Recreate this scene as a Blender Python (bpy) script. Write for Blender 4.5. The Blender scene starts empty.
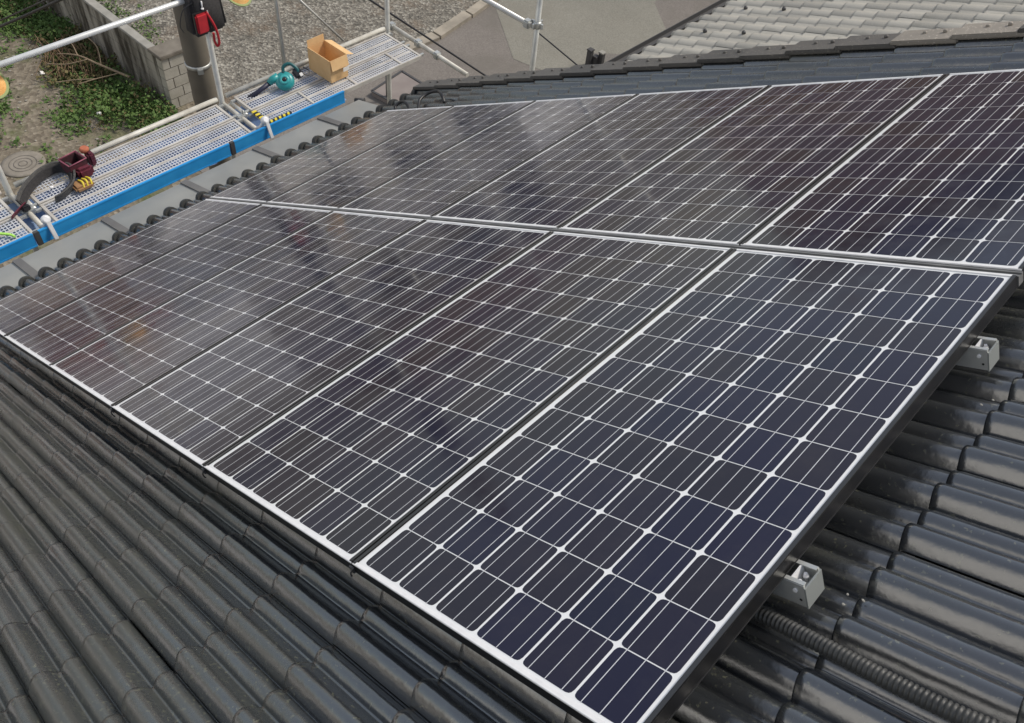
import bpy, bmesh, math, random
from mathutils import Matrix, Vector, Euler
random.seed(7)
R = math.radians
SC = bpy.context.scene
COL = SC.collection

# ------------------------------------------------------------ camera
cam_d = bpy.data.cameras.new('camera')
cam = bpy.data.objects.new('camera', cam_d); COL.objects.link(cam)
Rw = ((-0.7227268791699, -0.5702352987699, 0.3905093624509),
      (-0.6857954965424, 0.5216050816564, -0.5075555887903),
      (0.0857344449274, -0.6346336288183, -0.7680428126908))
m = Matrix.Identity(4)
for i in range(3):
    m[i][0] = Rw[i][0]; m[i][1] = -Rw[i][1]; m[i][2] = -Rw[i][2]
m[0][3], m[1][3], m[2][3] = -0.0376922, 2.0172276, 9.2
cam.matrix_world = m
cam_d.sensor_width = 36; cam_d.lens = 850.48 * 36 / 1024
cam_d.clip_start = 0.05; cam_d.clip_end = 2000
SC.camera = cam

# ------------------------------------------------------------ world, sun, exposure
SUN_EL, SUN_AZ = 48, 205           # azimuth measured from +Y clockwise seen from above
W = bpy.data.worlds.new("World"); SC.world = W; W.use_nodes = True
nt = W.node_tree; nt.nodes.clear()
def N(t, ty, **kw):
    n = t.nodes.new(ty)
    for k, v in kw.items(): setattr(n, k, v)
    return n
sky = N(nt, 'ShaderNodeTexSky', sky_type='NISHITA', sun_disc=False, sun_elevation=R(SUN_EL),
        sun_rotation=R(SUN_AZ), air_density=1.2, dust_density=2.0)
tc = N(nt, 'ShaderNodeTexCoord'); mp = N(nt, 'ShaderNodeMapping'); mp.inputs['Scale'].default_value = (1.2, 1.2, 2.6)
no = N(nt, 'ShaderNodeTexNoise'); no.inputs['Scale'].default_value = 2.1; no.inputs['Detail'].default_value = 7; no.inputs['Roughness'].default_value = .55
rp = N(nt, 'ShaderNodeValToRGB'); rp.color_ramp.elements[0].position = .47; rp.color_ramp.elements[1].position = .70; rp.color_ramp.elements[0].color = (.17, .17, .17, 1)
mx = N(nt, 'ShaderNodeMix', data_type='RGBA'); mx.inputs[7].default_value = (11.2, 10.7, 10.0, 1)
bg = N(nt, 'ShaderNodeBackground'); bg.inputs[1].default_value = .108
ow = N(nt, 'ShaderNodeOutputWorld')
L = nt.links.new
L(tc.outputs['Generated'], mp.inputs[0]); L(mp.outputs[0], no.inputs[0])
vd = N(nt, 'ShaderNodeVectorMath', operation='DOT_PRODUCT'); vd.inputs[1].default_value = Vector((.45, .85, .30)).normalized()
L(tc.outputs['Generated'], vd.inputs[0])
br = N(nt, 'ShaderNodeMapRange'); br.inputs[1].default_value = .86; br.inputs[2].default_value = .99; br.inputs[3].default_value = -.10; br.inputs[4].default_value = .34
L(vd.outputs['Value'], br.inputs[0])
vb = N(nt, 'ShaderNodeVectorMath', operation='DOT_PRODUCT'); vb.inputs[1].default_value = Vector((.80, -.20, .60)).normalized()
L(tc.outputs['Generated'], vb.inputs[0])
bb_ = N(nt, 'ShaderNodeMapRange'); bb_.inputs[1].default_value = .76; bb_.inputs[2].default_value = .95; bb_.inputs[3].default_value = 0; bb_.inputs[4].default_value = -.36
L(vb.outputs['Value'], bb_.inputs[0])
s0_ = N(nt, 'ShaderNodeMath', operation='ADD'); L(no.outputs[0], s0_.inputs[0]); L(bb_.outputs[0], s0_.inputs[1])
sm = N(nt, 'ShaderNodeMath', operation='ADD'); L(s0_.outputs[0], sm.inputs[0]); L(br.outputs[0], sm.inputs[1]); L(sm.outputs[0], rp.inputs[0])
L(rp.outputs[0], mx.inputs[0]); L(sky.outputs[0], mx.inputs[6]); L(mx.outputs[2], bg.inputs[0]); L(bg.outputs[0], ow.inputs[0])
sun_d = bpy.data.lights.new('sun', 'SUN'); sun_d.energy = 2.7; sun_d.angle = R(12); sun_d.color = (1, .93, .82)
sun = bpy.data.objects.new('sun', sun_d); COL.objects.link(sun)
sd = Vector((math.sin(R(SUN_AZ)) * math.cos(R(SUN_EL)), math.cos(R(SUN_AZ)) * math.cos(R(SUN_EL)), math.sin(R(SUN_EL))))
sun.rotation_euler = sd.to_track_quat('Z', 'Y').to_euler()
SC.view_settings.view_transform = 'Standard'; SC.view_settings.look = 'None'
SC.view_settings.exposure = 0.12; SC.view_settings.gamma = 1

# ------------------------------------------------------------ materials
def mat(name, c1, c2=None, rough=.6, metal=0, scale=8, bump=0, bscale=None, coat=0, crough=.05, rough2=None, detail=5, spec=.5, trans=0):
    M = bpy.data.materials.new(name); M.use_nodes = True
    t = M.node_tree; p = t.nodes['Principled BSDF']
    p.inputs['Base Color'].default_value = (*c1, 1); p.inputs['Roughness'].default_value = rough
    p.inputs['Metallic'].default_value = metal; p.inputs['Coat Weight'].default_value = coat
    p.inputs['Coat Roughness'].default_value = crough; p.inputs['Specular IOR Level'].default_value = spec
    if c2 or bump or rough2 is not None:
        co = N(t, 'ShaderNodeTexCoord')
        n = N(t, 'ShaderNodeTexNoise'); n.inputs['Scale'].default_value = scale; n.inputs['Detail'].default_value = detail
        t.links.new(co.outputs['Object'], n.inputs[0])
        r = N(t, 'ShaderNodeValToRGB'); r.color_ramp.elements[0].position = .35; r.color_ramp.elements[1].position = .65
        r.color_ramp.elements[0].color = (*c1, 1); r.color_ramp.elements[1].color = (*(c2 or c1), 1)
        t.links.new(n.outputs[0], r.inputs[0]); t.links.new(r.outputs[0], p.inputs['Base Color'])
        if rough2 is not None:
            mr = N(t, 'ShaderNodeMapRange'); mr.inputs[1].default_value = .35; mr.inputs[2].default_value = .65
            mr.inputs[3].default_value = rough; mr.inputs[4].default_value = rough2
            t.links.new(n.outputs[0], mr.inputs[0]); t.links.new(mr.outputs[0], p.inputs['Roughness'])
        if bump:
            n2 = N(t, 'ShaderNodeTexNoise'); n2.inputs['Scale'].default_value = bscale or scale * 4; n2.inputs['Detail'].default_value = 4
            t.links.new(co.outputs['Object'], n2.inputs[0])
            b = N(t, 'ShaderNodeBump'); b.inputs['Strength'].default_value = bump; b.inputs['Distance'].default_value = .01
            t.links.new(n2.outputs[0], b.inputs['Height']); t.links.new(b.outputs[0], p.inputs['Normal'])
    return M

def tile_material(name, dark, light, dirt, rough, rough_d, dirt_lo=.45, dirt_hi=.75, ior=1.5, moss=False):
    """glazed roof tile: per-tile tint (attribute), streaky dirt running down the slope, duller where dirty"""
    M = bpy.data.materials.new(name); M.use_nodes = True; t = M.node_tree; p = t.nodes['Principled BSDF']
    p.inputs['IOR'].default_value = ior
    co = N(t, 'ShaderNodeTexCoord'); at = N(t, 'ShaderNodeAttribute'); at.attribute_name = 'tint'
    mp = N(t, 'ShaderNodeMapping'); mp.inputs['Scale'].default_value = (2.0, 9, 9)
    n = N(t, 'ShaderNodeTexNoise'); n.inputs['Scale'].default_value = 1.6; n.inputs['Detail'].default_value = 8; n.inputs['Roughness'].default_value = .62
    t.links.new(co.outputs['Object'], mp.inputs[0]); t.links.new(mp.outputs[0], n.inputs[0])
    n3 = N(t, 'ShaderNodeTexNoise'); n3.inputs['Scale'].default_value = 1.1; n3.inputs['Detail'].default_value = 6
    t.links.new(co.outputs['Object'], n3.inputs[0])
    add = N(t, 'ShaderNodeMath', operation='ADD'); t.links.new(n.outputs[0], add.inputs[0]); t.links.new(n3.outputs[0], add.inputs[1])
    hf = N(t, 'ShaderNodeMath', operation='MULTIPLY'); hf.inputs[1].default_value = .5; t.links.new(add.outputs[0], hf.inputs[0])
    mr = N(t, 'ShaderNodeMapRange'); mr.inputs[1].default_value = dirt_lo; mr.inputs[2].default_value = dirt_hi
    if moss:      # weathering and moss are heavier on the lower, left-hand part of the roof
        sx = N(t, 'ShaderNodeSeparateXYZ'); t.links.new(co.outputs['Object'], sx.inputs[0])
        m1 = N(t, 'ShaderNodeMapRange'); m1.inputs[1].default_value = .9; m1.inputs[2].default_value = 4.5; m1.inputs[3].default_value = 0; m1.inputs[4].default_value = .2; t.links.new(sx.outputs[0], m1.inputs[0])
        m2 = N(t, 'ShaderNodeMapRange'); m2.inputs[1].default_value = 1.4; m2.inputs[2].default_value = 2.1; t.links.new(sx.outputs[1], m2.inputs[0])
        m3 = N(t, 'ShaderNodeMath', operation='MULTIPLY'); t.links.new(m1.outputs[0], m3.inputs[0]); t.links.new(m2.outputs[0], m3.inputs[1])
        m4 = N(t, 'ShaderNodeMath', operation='MULTIPLY_ADD'); m4.inputs[1].default_value = .03; t.links.new(m2.outputs[0], m4.inputs[0]); t.links.new(m3.outputs[0], m4.inputs[2])
        m5 = N(t, 'ShaderNodeMath', operation='ADD'); t.links.new(m4.outputs[0], m5.inputs[0]); t.links.new(hf.outputs[0], m5.inputs[1]); hf = m5
    t.links.new(hf.outputs[0], mr.inputs[0])
    mx0 = N(t, 'ShaderNodeMix', data_type='RGBA'); mx0.inputs[6].default_value = (*dark, 1); mx0.inputs[7].default_value = (*light, 1)
    t.links.new(at.outputs['Fac'], mx0.inputs[0])
    mx1 = N(t, 'ShaderNodeMix', data_type='RGBA'); mx1.inputs[7].default_value = (*dirt, 1)
    t.links.new(mr.outputs[0], mx1.inputs[0]); t.links.new(mx0.outputs[2], mx1.inputs[6])
    # small lichen and dust specks
    sp = N(t, 'ShaderNodeTexNoise'); sp.inputs['Scale'].default_value = 95; sp.inputs['Detail'].default_value = 3; t.links.new(co.outputs['Object'], sp.inputs[0])
    sm_ = N(t, 'ShaderNodeMath', operation='MULTIPLY_ADD'); sm_.inputs[1].default_value = .16; t.links.new(n3.outputs[0], sm_.inputs[0]); t.links.new(sp.outputs[0], sm_.inputs[2])
    sr = N(t, 'ShaderNodeMapRange'); sr.inputs[1].default_value = .71; sr.inputs[2].default_value = .76; sr.inputs[4].default_value = .7; t.links.new(sm_.outputs[0], sr.inputs[0])
    mx2 = N(t, 'ShaderNodeMix', data_type='RGBA'); mx2.inputs[7].default_value = (min(1, dirt[0] * 2.1), min(1, dirt[1] * 2.1), min(1, dirt[2] * 2.1), 1)
    t.links.new(sr.outputs[0], mx2.inputs[0]); t.links.new(mx1.outputs[2], mx2.inputs[6]); t.links.new(mx2.outputs[2], p.inputs['Base Color'])
    sl = N(t, 'ShaderNodeMapRange'); sl.inputs[3].default_value = .5; sl.inputs[4].default_value = .22
    t.links.new(mr.outputs[0], sl.inputs[0]); t.links.new(sl.outputs[0], p.inputs['Specular IOR Level'])
    rr = N(t, 'ShaderNodeMapRange'); rr.inputs[3].default_value = rough; rr.inputs[4].default_value = rough_d
    t.links.new(mr.outputs[0], rr.inputs[0])
    ra = N(t, 'ShaderNodeMath', operation='MULTIPLY_ADD'); ra.inputs[1].default_value = .16; t.links.new(sp.outputs[0], ra.inputs[0])
    rb = N(t, 'ShaderNodeMath', operation='SUBTRACT'); rb.inputs[1].default_value = .05; t.links.new(rr.outputs[0], ra.inputs[2]); t.links.new(ra.outputs[0], rb.inputs[0])
    t.links.new(rb.outputs[0], p.inputs['Roughness'])
    n2 = N(t, 'ShaderNodeTexNoise'); n2.inputs['Scale'].default_value = 22; n2.inputs['Detail'].default_value = 5
    t.links.new(co.outputs['Object'], n2.inputs[0])
    b = N(t, 'ShaderNodeBump'); b.inputs['Strength'].default_value = .25; b.inputs['Distance'].default_value = .006
    t.links.new(n2.outputs[0], b.inputs['Height']); t.links.new(b.outputs[0], p.inputs['Normal'])
    return M

M_TILE = tile_material('dark_glazed_tile', (.018, .021, .025), (.036, .039, .042), (.054, .055, .038), .2, .42, .50, .80, ior=2.4, moss=True)
M_CAP = tile_material('dull_eave_cap', (.020, .021, .022), (.04, .04, .038), (.06, .06, .05), .5, .7)
M_VERGE = tile_material('weathered_verge_tile', (.055, .054, .052), (.095, .09, .084), (.14, .13, .112), .5, .7)
M_VERGE2 = tile_material('pale_verge_tile', (.22, .20, .17), (.25, .225, .195), (.30, .27, .23), .55, .7)
M_NTILE = tile_material('silver_grey_tile', (.34, .325, .285), (.46, .44, .385), (.24, .23, .19), .45, .65, .55, .8)
M_BLACK = mat('black_anodised', (.012, .012, .013), rough=.3, metal=.3)
M_LIP = mat('grey_lip', (.06, .061, .064), rough=.3, metal=.5)
M_BRIGHT = mat('bright_frame_edge', (.84, .84, .84), (.74, .74, .75), rough=.5, metal=.0, scale=30)
M_GALV = mat('galvanised', (.42, .43, .42), (.56, .57, .55), rough=.4, metal=.55, scale=14)
M_PIPE = mat('scaffold_pipe', (.50, .50, .47), (.66, .66, .62), rough=.42, metal=.45, scale=9)
M_PIPEW = mat('whitish_pipe', (.62, .61, .56), (.42, .40, .35), rough=.55, metal=.1, scale=7)
M_DECK = mat('deck_frame', (.60, .58, .54), (.44, .41, .37), rough=.55, metal=.15, scale=6)
M_MESH = mat('deck_mesh', (.62, .64, .68), (.50, .52, .57), rough=.6, metal=.2, scale=6)
M_BLUE = mat('blue_toe_board', (.03, .33, .72), (.015, .26, .62), rough=.5, scale=5, bump=.05)
M_BLUES = mat('blue_sheet', (.10, .19, .44), (.24, .34, .52), rough=.6, scale=6, bump=.4, bscale=14)
M_APRON = mat('grey_metal_apron', (.25, .255, .245), (.33, .33, .31), rough=.42, metal=.1, scale=2.2, bump=.06, rough2=.55)
M_DKGREY = mat('dark_grey_metal', (.06, .06, .062), rough=.5)
M_CARD = mat('cardboard', (.66, .42, .20), (.72, .48, .24), rough=.85, scale=10)
M_CARDI = mat('cardboard_inside', (.55, .34, .16), rough=.9)
M_WHITE = mat('white_paper', (.8, .78, .74), rough=.7)
M_TEAL = mat('teal_plastic', (.02, .26, .27), (.03, .31, .32), rough=.35, scale=20)
M_BLKP = mat('black_plastic', (.018, .018, .02), rough=.4)
M_NAVY = mat('navy_plastic', (.02, .022, .05), rough=.5)
M_FABRIC = mat('black_fabric', (.022, .021, .022), (.035, .033, .034), rough=.9, scale=60, bump=.3, bscale=160)
M_GREYF = mat('grey_padded_fabric', (.05, .049, .048), (.085, .083, .08), rough=.9, scale=40, bump=.3, bscale=150)
M_RED = mat('red_fabric', (.50, .02, .03), (.42, .015, .025), rough=.75, scale=30)
M_MAROON = mat('maroon_leather', (.085, .012, .022), (.13, .018, .035), rough=.6, scale=30)
M_ORANGE = mat('orange_fabric', (.42, .13, .07), rough=.85)
M_TAN = mat('tan_leather', (.28, .15, .07), (.35, .2, .09), rough=.7, scale=25)
M_YELLOW = mat('yellow_tape', (.68, .55, .04), rough=.5)
M_LIME = mat('lime_strap', (.40, .75, .12), rough=.6)
M_STRAW = mat('orange_straw', (.72, .36, .11), (.80, .48, .18), rough=.8, scale=14, bump=.4, bscale=90)
M_WOOD = mat('dead_branch', (.30, .23, .15), (.2, .15, .1), rough=.9, scale=20)
M_CONC = mat('concrete', (.24, .235, .21), (.34, .33, .30), rough=.9, scale=3, bump=.3, bscale=30)
M_CONCD = mat('dark_concrete_cap', (.13, .115, .095), (.2, .18, .15), rough=.9, scale=5, bump=.3, bscale=30)
M_POLE = mat('brown_concrete_pole', (.125, .11, .088), (.155, .138, .11), rough=.85, scale=4)
M_MANHOLE = mat('iron_manhole', (.12, .11, .095), (.16, .145, .125), rough=.8, scale=12, bump=.4, bscale=60)
M_GREEN1 = mat('weed_leaf', (.055, .115, .02), (.10, .17, .035), rough=.7, scale=6)
M_GREEN2 = mat('dry_weed_leaf', (.16, .12, .05), (.10, .10, .035), rough=.8, scale=5)
M_PLASTER = mat('plaster', (.45, .42, .36), (.50, .47, .41), rough=.9, scale=2)
M_PLASTER2 = mat('tan_plaster', (.38, .24, .17), (.42, .28, .20), rough=.9, scale=2)
M_GLASS = mat('window_glass', (.03, .035, .04), rough=.08, spec=.8)
M_ROOFR = mat('brown_roof', (.16, .09, .06), (.2, .12, .085), rough=.7, scale=5)

def ground_mat(name, stops, vor, noise_s, bump, rough=.95, spots=None, spot_s=1.2):
    """loose ground: voronoi stones of mixed colours over broad patches"""
    M = bpy.data.materials.new(name); M.use_nodes = True; t = M.node_tree; p = t.nodes['Principled BSDF']; p.inputs['Roughness'].default_value = rough
    co = N(t, 'ShaderNodeTexCoord')
    v = N(t, 'ShaderNodeTexVoronoi'); v.inputs['Scale'].default_value = vor; t.links.new(co.outputs['Object'], v.inputs[0])
    sp = N(t, 'ShaderNodeSeparateColor'); t.links.new(v.outputs['Color'], sp.inputs[0])
    n = N(t, 'ShaderNodeTexNoise'); n.inputs['Scale'].default_value = noise_s; n.inputs['Detail'].default_value = 9; n.inputs['Roughness'].default_value = .65; t.links.new(co.outputs['Object'], n.inputs[0])
    ad = N(t, 'ShaderNodeMath', operation='ADD'); mu = N(t, 'ShaderNodeMath', operation='MULTIPLY'); mu.inputs[1].default_value = .5
    t.links.new(sp.outputs[0], ad.inputs[0]); t.links.new(n.outputs[0], ad.inputs[1]); t.links.new(ad.outputs[0], mu.inputs[0])
    r = N(t, 'ShaderNodeValToRGB'); cr = r.color_ramp
    cr.elements[0].position = stops[0][0]; cr.elements[0].color = (*stops[0][1], 1)
    cr.elements[1].position = stops[-1][0]; cr.elements[1].color = (*stops[-1][1], 1)
    for s in stops[1:-1]:
        e = cr.elements.new(s[0]); e.color = (*s[1], 1)
    t.links.new(mu.outputs[0], r.inputs[0]); out = r.outputs[0]
    if spots:
        n2 = N(t, 'ShaderNodeTexNoise'); n2.inputs['Scale'].default_value = spot_s; n2.inputs['Detail'].default_value = 8; n2.inputs['Roughness'].default_value = .7
        t.links.new(co.outputs['Object'], n2.inputs[0])
        mr = N(t, 'ShaderNodeMapRange'); mr.inputs[1].default_value = .5; mr.inputs[2].default_value = .68; t.links.new(n2.outputs[0], mr.inputs[0])
        mx = N(t, 'ShaderNodeMix', data_type='RGBA'); mx.inputs[7].default_value = (*spots, 1)
        t.links.new(mr.outputs[0], mx.inputs[0]); t.links.new(out, mx.inputs[6]); out = mx.outputs[2]
    t.links.new(out, p.inputs['Base Color'])
    b = N(t, 'ShaderNodeBump'); b.inputs['Strength'].default_value = bump; b.inputs['Distance'].default_value = .03
    t.links.new(v.outputs['Distance'], b.inputs['Height']); t.links.new(b.outputs[0], p.inputs['Normal'])
    return M
M_GRAVEL = ground_mat('gravel_ground', [(.2, (.075, .07, .06)), (.42, (.15, .14, .12)), (.6, (.215, .20, .17)), (.82, (.42, .40, .35))], 22, 1.5, .8, spots=(.16, .12, .085), spot_s=.8)
M_DIRT = ground_mat('bare_dirt', [(.2, (.11, .09, .065)), (.45, (.165, .14, .105)), (.65, (.21, .18, .135)), (.85, (.34, .30, .24))], 17, 1.1, .5, spots=(.085, .105, .035), spot_s=1.0)
M_PAVE = ground_mat('old_concrete_paving', [(.2, (.14, .127, .116)), (.45, (.18, .163, .148)), (.8, (.22, .202, .185))], 60, .9, .12, spots=(.15, .138, .122), spot_s=.55)
M_PAVE2 = ground_mat('pale_concrete_slab', [(.2, (.175, .17, .145)), (.5, (.22, .213, .183)), (.8, (.26, .252, .22))], 60, .9, .12, spots=(.20, .19, .16), spot_s=.7)
M_PAVE3 = ground_mat('mauve_asphalt', [(.2, (.14, .13, .118)), (.5, (.17, .158, .145)), (.8, (.20, .188, .17))], 60, .9, .12, spots=(.13, .12, .105), spot_s=.8)
M_CURB = mat('pale_kerb', (.38, .34, .28), (.26, .235, .195), rough=.9, scale=4, bump=.3, bscale=20)

# ------------------------------------------------------------ object helpers
def thing(name, label, cat, loc=(0, 0, 0), rot=(0, 0, 0), group=None, kind=None):
    o = bpy.data.objects.new(name, None); COL.objects.link(o); o.empty_display_size = .1
    o.location = loc; o.rotation_euler = rot
    if label: o['label'] = label
    if cat: o['category'] = cat
    if group: o['group'] = group
    if kind: o['kind'] = kind
    return o
def tag(o, label=None, cat=None, group=None, kind=None):
    if label: o['label'] = label
    if cat: o['category'] = cat
    if group: o['group'] = group
    if kind: o['kind'] = kind
    return o
def wm(o):
    a = Matrix.LocRotScale(o.location, o.rotation_euler, o.scale)
    return (wm(o.parent) @ o.matrix_parent_inverse @ a) if o.parent else a
def obj(name, bm, mats, parent=None, smooth=False, world=False, loc=None, nofix=False):
    """link a bmesh as one object; world=True: its vertices are world coordinates (kept through parenting);
    loc (top level): origin is moved there, vertices stay where they are"""
    me = bpy.data.meshes.new(name)
    if not nofix: bmesh.ops.recalc_face_normals(bm, faces=bm.faces)
    if loc is not None: bmesh.ops.translate(bm, verts=bm.verts, vec=-Vector(loc))
    bm.to_mesh(me); bm.free()
    for mm in (mats if isinstance(mats, (list, tuple)) else [mats]): me.materials.append(mm)
    if smooth:
        for p in me.polygons: p.use_smooth = True
    o = bpy.data.objects.new(name, me); COL.objects.link(o)
    if loc is not None: o.location = loc
    if parent:
        o.parent = parent
        if world: o.matrix_parent_inverse = wm(parent).inverted()
    return o
def B(): return bmesh.new()
def box(bm, x0, x1, y0, y1, z0, z1, mi=0, M=None):
    vs = [bm.verts.new((x, y, z)) for x in (x0, x1) for y in (y0, y1) for z in (z0, z1)]
    if M is not None:
        for v in vs: v.co = M @ v.co
    for f in ((0, 1, 3, 2), (4, 6, 7, 5), (0, 4, 5, 1), (2, 3, 7, 6), (0, 2, 6, 4), (1, 5, 7, 3)):
        fc = bm.faces.new([vs[i] for i in f]); fc.material_index = mi
    return vs
def bbox(bm, x0, x1, y0, y1, z0, z1, bev=.003, mi=0, M=None):
    b2 = B(); box(b2, x0, x1, y0, y1, z0, z1, mi)
    bmesh.ops.bevel(b2, geom=b2.edges[:], offset=bev, segments=2, affect='EDGES')
    for f in b2.faces: f.material_index = mi
    merge(bm, b2, M)
def merge(bm, b2, M=None):
    mp = {}
    for v in b2.verts:
        mp[v] = bm.verts.new(M @ v.co if M is not None else v.co)
    for f in b2.faces:
        try:
            g = bm.faces.new([mp[v] for v in f.verts]); g.material_index = f.material_index; g.smooth = f.smooth
        except ValueError: pass
    b2.free()
def tube(bm, pts, r, seg=10, mi=0, caps=True, smooth=True):
    pts = [Vector(p) for p in pts]; n = len(pts)
    rr = r if isinstance(r, (list, tuple)) else [r] * n
    rings = []; up = None
    for i, p in enumerate(pts):
        d = (pts[min(i + 1, n - 1)] - pts[max(i - 1, 0)]).normalized()
        if up is None: up = d.orthogonal().normalized()
        up = (up - d * up.dot(d)).normalized(); s = d.cross(up)
        rings.append([bm.verts.new(p + (up * math.cos(a) + s * math.sin(a)) * rr[i]) for a in [2 * math.pi * k / seg for k in range(seg)]])
    for a, b in zip(rings, rings[1:]):
        for k in range(seg):
            f = bm.faces.new((a[k], a[(k + 1) % seg], b[(k + 1) % seg], b[k])); f.smooth = smooth; f.material_index = mi
    if caps:
        for q in (rings[0][::-1], rings[-1]):
            f = bm.faces.new(q); f.material_index = mi
def lathe(bm, prof, M=None, seg=24, mi=0):
    """prof: (radius, height) pairs about local z"""
    rings = []
    for r, z in prof:
        rings.append([bm.verts.new((M or Matrix()) @ Vector((r * math.cos(a), r * math.sin(a), z))) for a in [2 * math.pi * k / seg for k in range(seg)]])
    for a, b in zip(rings, rings[1:]):
        for k in range(seg):
            f = bm.faces.new((a[k], a[(k + 1) % seg], b[(k + 1) % seg], b[k])); f.smooth = True; f.material_index = mi
    for q in (rings[0][::-1], rings[-1]):
        if len(q) > 2: f = bm.faces.new(q); f.material_index = mi
def sheet(bm, pts, mi=0):
    f = bm.faces.new([bm.verts.new(p) for p in pts]); f.material_index = mi; return f
def poly(bm, pts, z0, z1, mi=0):
    """prism over a plan outline"""
    a = [bm.verts.new((x, y, z0)) for x, y in pts]; b = [bm.verts.new((x, y, z1)) for x, y in pts]
    bm.faces.new(b).material_index = mi; bm.faces.new(a[::-1]).material_index = mi
    n = len(pts)
    for i in range(n): bm.faces.new((a[i], a[(i + 1) % n], b[(i + 1) % n], b[i])).material_index = mi
def bez(p, n=10):
    p = [Vector(q) for q in p]; out = []
    # catmull-rom through all points
    for i in range(len(p) - 1):
        a, b, c, d = p[max(i - 1, 0)], p[i], p[i + 1], p[min(i + 2, len(p) - 1)]
        for k in range(n):
            t = k / n
            out.append(.5 * ((2 * b) + (c - a) * t + (2 * a - 5 * b + 4 * c - d) * t * t + (3 * b - a - 3 * c + d) * t ** 3))
    out.append(p[-1]); return out

# ------------------------------------------------------------ roof frame: x = down the slope, y = along the eave, z = out of the roof
TH = R(30); ORG = Vector((0, 0, 7.83788))
RM = Matrix.Translation(ORG) @ Matrix.Rotation(TH, 4, 'Y')
def rp_(x, y, z=0): return RM @ Vector((x, y, z))

# ------------------------------------------------------------ ground (setting)
def struct(name, bm, m_, smooth=False, label=None):
    o = obj(name, bm, m_, smooth=smooth); o['kind'] = 'structure'
    if label: o['label'] = label
    return o
b = B()
sheet(b, [(-400, -400, 0), (400, -400, 0), (400, 400, 0), (-400, 400, 0)])
struct('ground', b, M_DIRT)
b = B()
gp = [(11.55, -4.3), (60, -4.3), (60, -60), (12.6, -60), (12.1, -12.5), (11.62, -9.6)]
sheet(b, [(x, y, .012) for x, y in gp])
struct('gravel_yard', b, M_GRAVEL)
b = B()
sheet(b, [(x, y, .008) for x, y in [(-6, -3.2), (11.45, -3.2), (11.5, -9.2), (12.0, -12.5), (12.45, -40), (-6, -40)]])
struct('paved_yard', b, M_PAVE)
b = B()
sheet(b, [(x, y, .013) for x, y in [(11.75, -11.0), (10.0, -9.75), (9.35, -9.9), (8.6, -11.2), (8.75, -13.2), (9.6, -13.9), (10.2, -16), (12.4, -16)]])
struct('pale_paving', b, M_PAVE2)
b = B()
sheet(b, [(x, y, .017) for x, y in [(9.15, -11.2), (8.75, -11.6), (8.6, -15.5), (9.4, -18), (2, -18), (2, -10)]])
struct('dark_paving', b, M_PAVE3)
b = B()
sheet(b, [(x, y, .016) for x, y in [(19.5, -34), (90, -34), (90, 30), (19.5, 30)]])
struct('added_pale_lot', b, mat('pale_reflection_lot', (.58, .57, .56), (.66, .65, .63), rough=.9, scale=.25))  # unseen pale ground, added so the far panels reflect something brighter
# kerb between gravel and paving
b = B()
ky = -7.6
kp = [(11.55, -7.6), (11.52, -8.3), (11.5, -9.1), (11.7, -10.2), (11.95, -11.4), (12.1, -12.6)]
for (x0, y0), (x1, y1) in zip(kp, kp[1:]):
    w = .16 + random.uniform(-.03, .03); g = .02
    poly(b, [(x0 - .08, y0 - g), (x0 + w, y0 - g), (x1 + w, y1 + g), (x1 - .08, y1 + g)], 0, .09 + random.uniform(-.02, .02))
struct('kerb', b, M_CURB)

# unseen houses, added beyond the yard for the tiles and glass to mirror
M_WPL = mat('white_plaster', (.74, .72, .67), (.66, .63, .58), rough=.85, scale=1)
M_REDR = mat('red_roof', (.30, .12, .085), (.26, .10, .075), rough=.6, scale=3)
def mirrored_house(x, y, w, d, h, rh, wallm, roofm, label, rz=0):
    t = thing('house', label, 'house', (x, y, 0), (0, 0, rz))
    b = B(); box(b, -w / 2, w / 2, -d / 2, d / 2, 0, h); obj('wall', b, wallm, t)
    b = B(); e = .6
    pts = [(-w / 2 - e, -d / 2 - e, h), (w / 2 + e, -d / 2 - e, h), (w / 2 + e, d / 2 + e, h), (-w / 2 - e, d / 2 + e, h)]
    lo = [b.verts.new(p) for p in pts]; hi = [b.verts.new((px, py, pz + .15)) for px, py, pz in pts]
    r0 = b.verts.new((0, -d / 2 + rh, h + rh)); r1 = b.verts.new((0, d / 2 - rh, h + rh))
    b.faces.new(lo[::-1])
    for i in range(4): b.faces.new((lo[i], lo[(i + 1) % 4], hi[(i + 1) % 4], hi[i]))
    b.faces.new((hi[0], hi[1], r0)); b.faces.new((hi[1], hi[2], r1, r0)); b.faces.new((hi[2], hi[3], r1)); b.faces.new((hi[3], hi[0], r0, r1))
    obj('roof', b, roofm, t)
    for z0 in (.9, 3.6):
        if z0 + 1.2 > h: continue
        k = max(2, int(d / 2.6))
        for i in range(k):
            yy = -d / 2 + d * (i + .5) / k
            b = B(); box(b, -w / 2 - .03, -w / 2 + .02, yy - .75, yy + .75, z0, z0 + 1.15); f = obj('window', b, M_GLASS, t)
            b = B(); box(b, -w / 2 - .024, -w / 2 - .001, yy - .82, yy + .82, z0 - .07, z0 + 1.22); obj('frame', b, M_GALV, f)
    return t
mirrored_house(25, -12.5, 8, 8.5, 5.6, 2.0, M_WPL, M_ROOFR, 'unseen white house with a brown hip roof, added as a bright reflection for the panels')
mirrored_house(22.5, -2.2, 2.6, 2.2, 1.7, .7, M_PLASTER2, M_REDR, 'unseen small tan garage with a red roof, added for a reddish reflection in the panels')
mirrored_house(30, 6, 8, 10, 5.4, 2.3, M_PLASTER2, M_DKGREY, 'unseen tan house with a dark hip roof, added for the panels to mirror')
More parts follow.
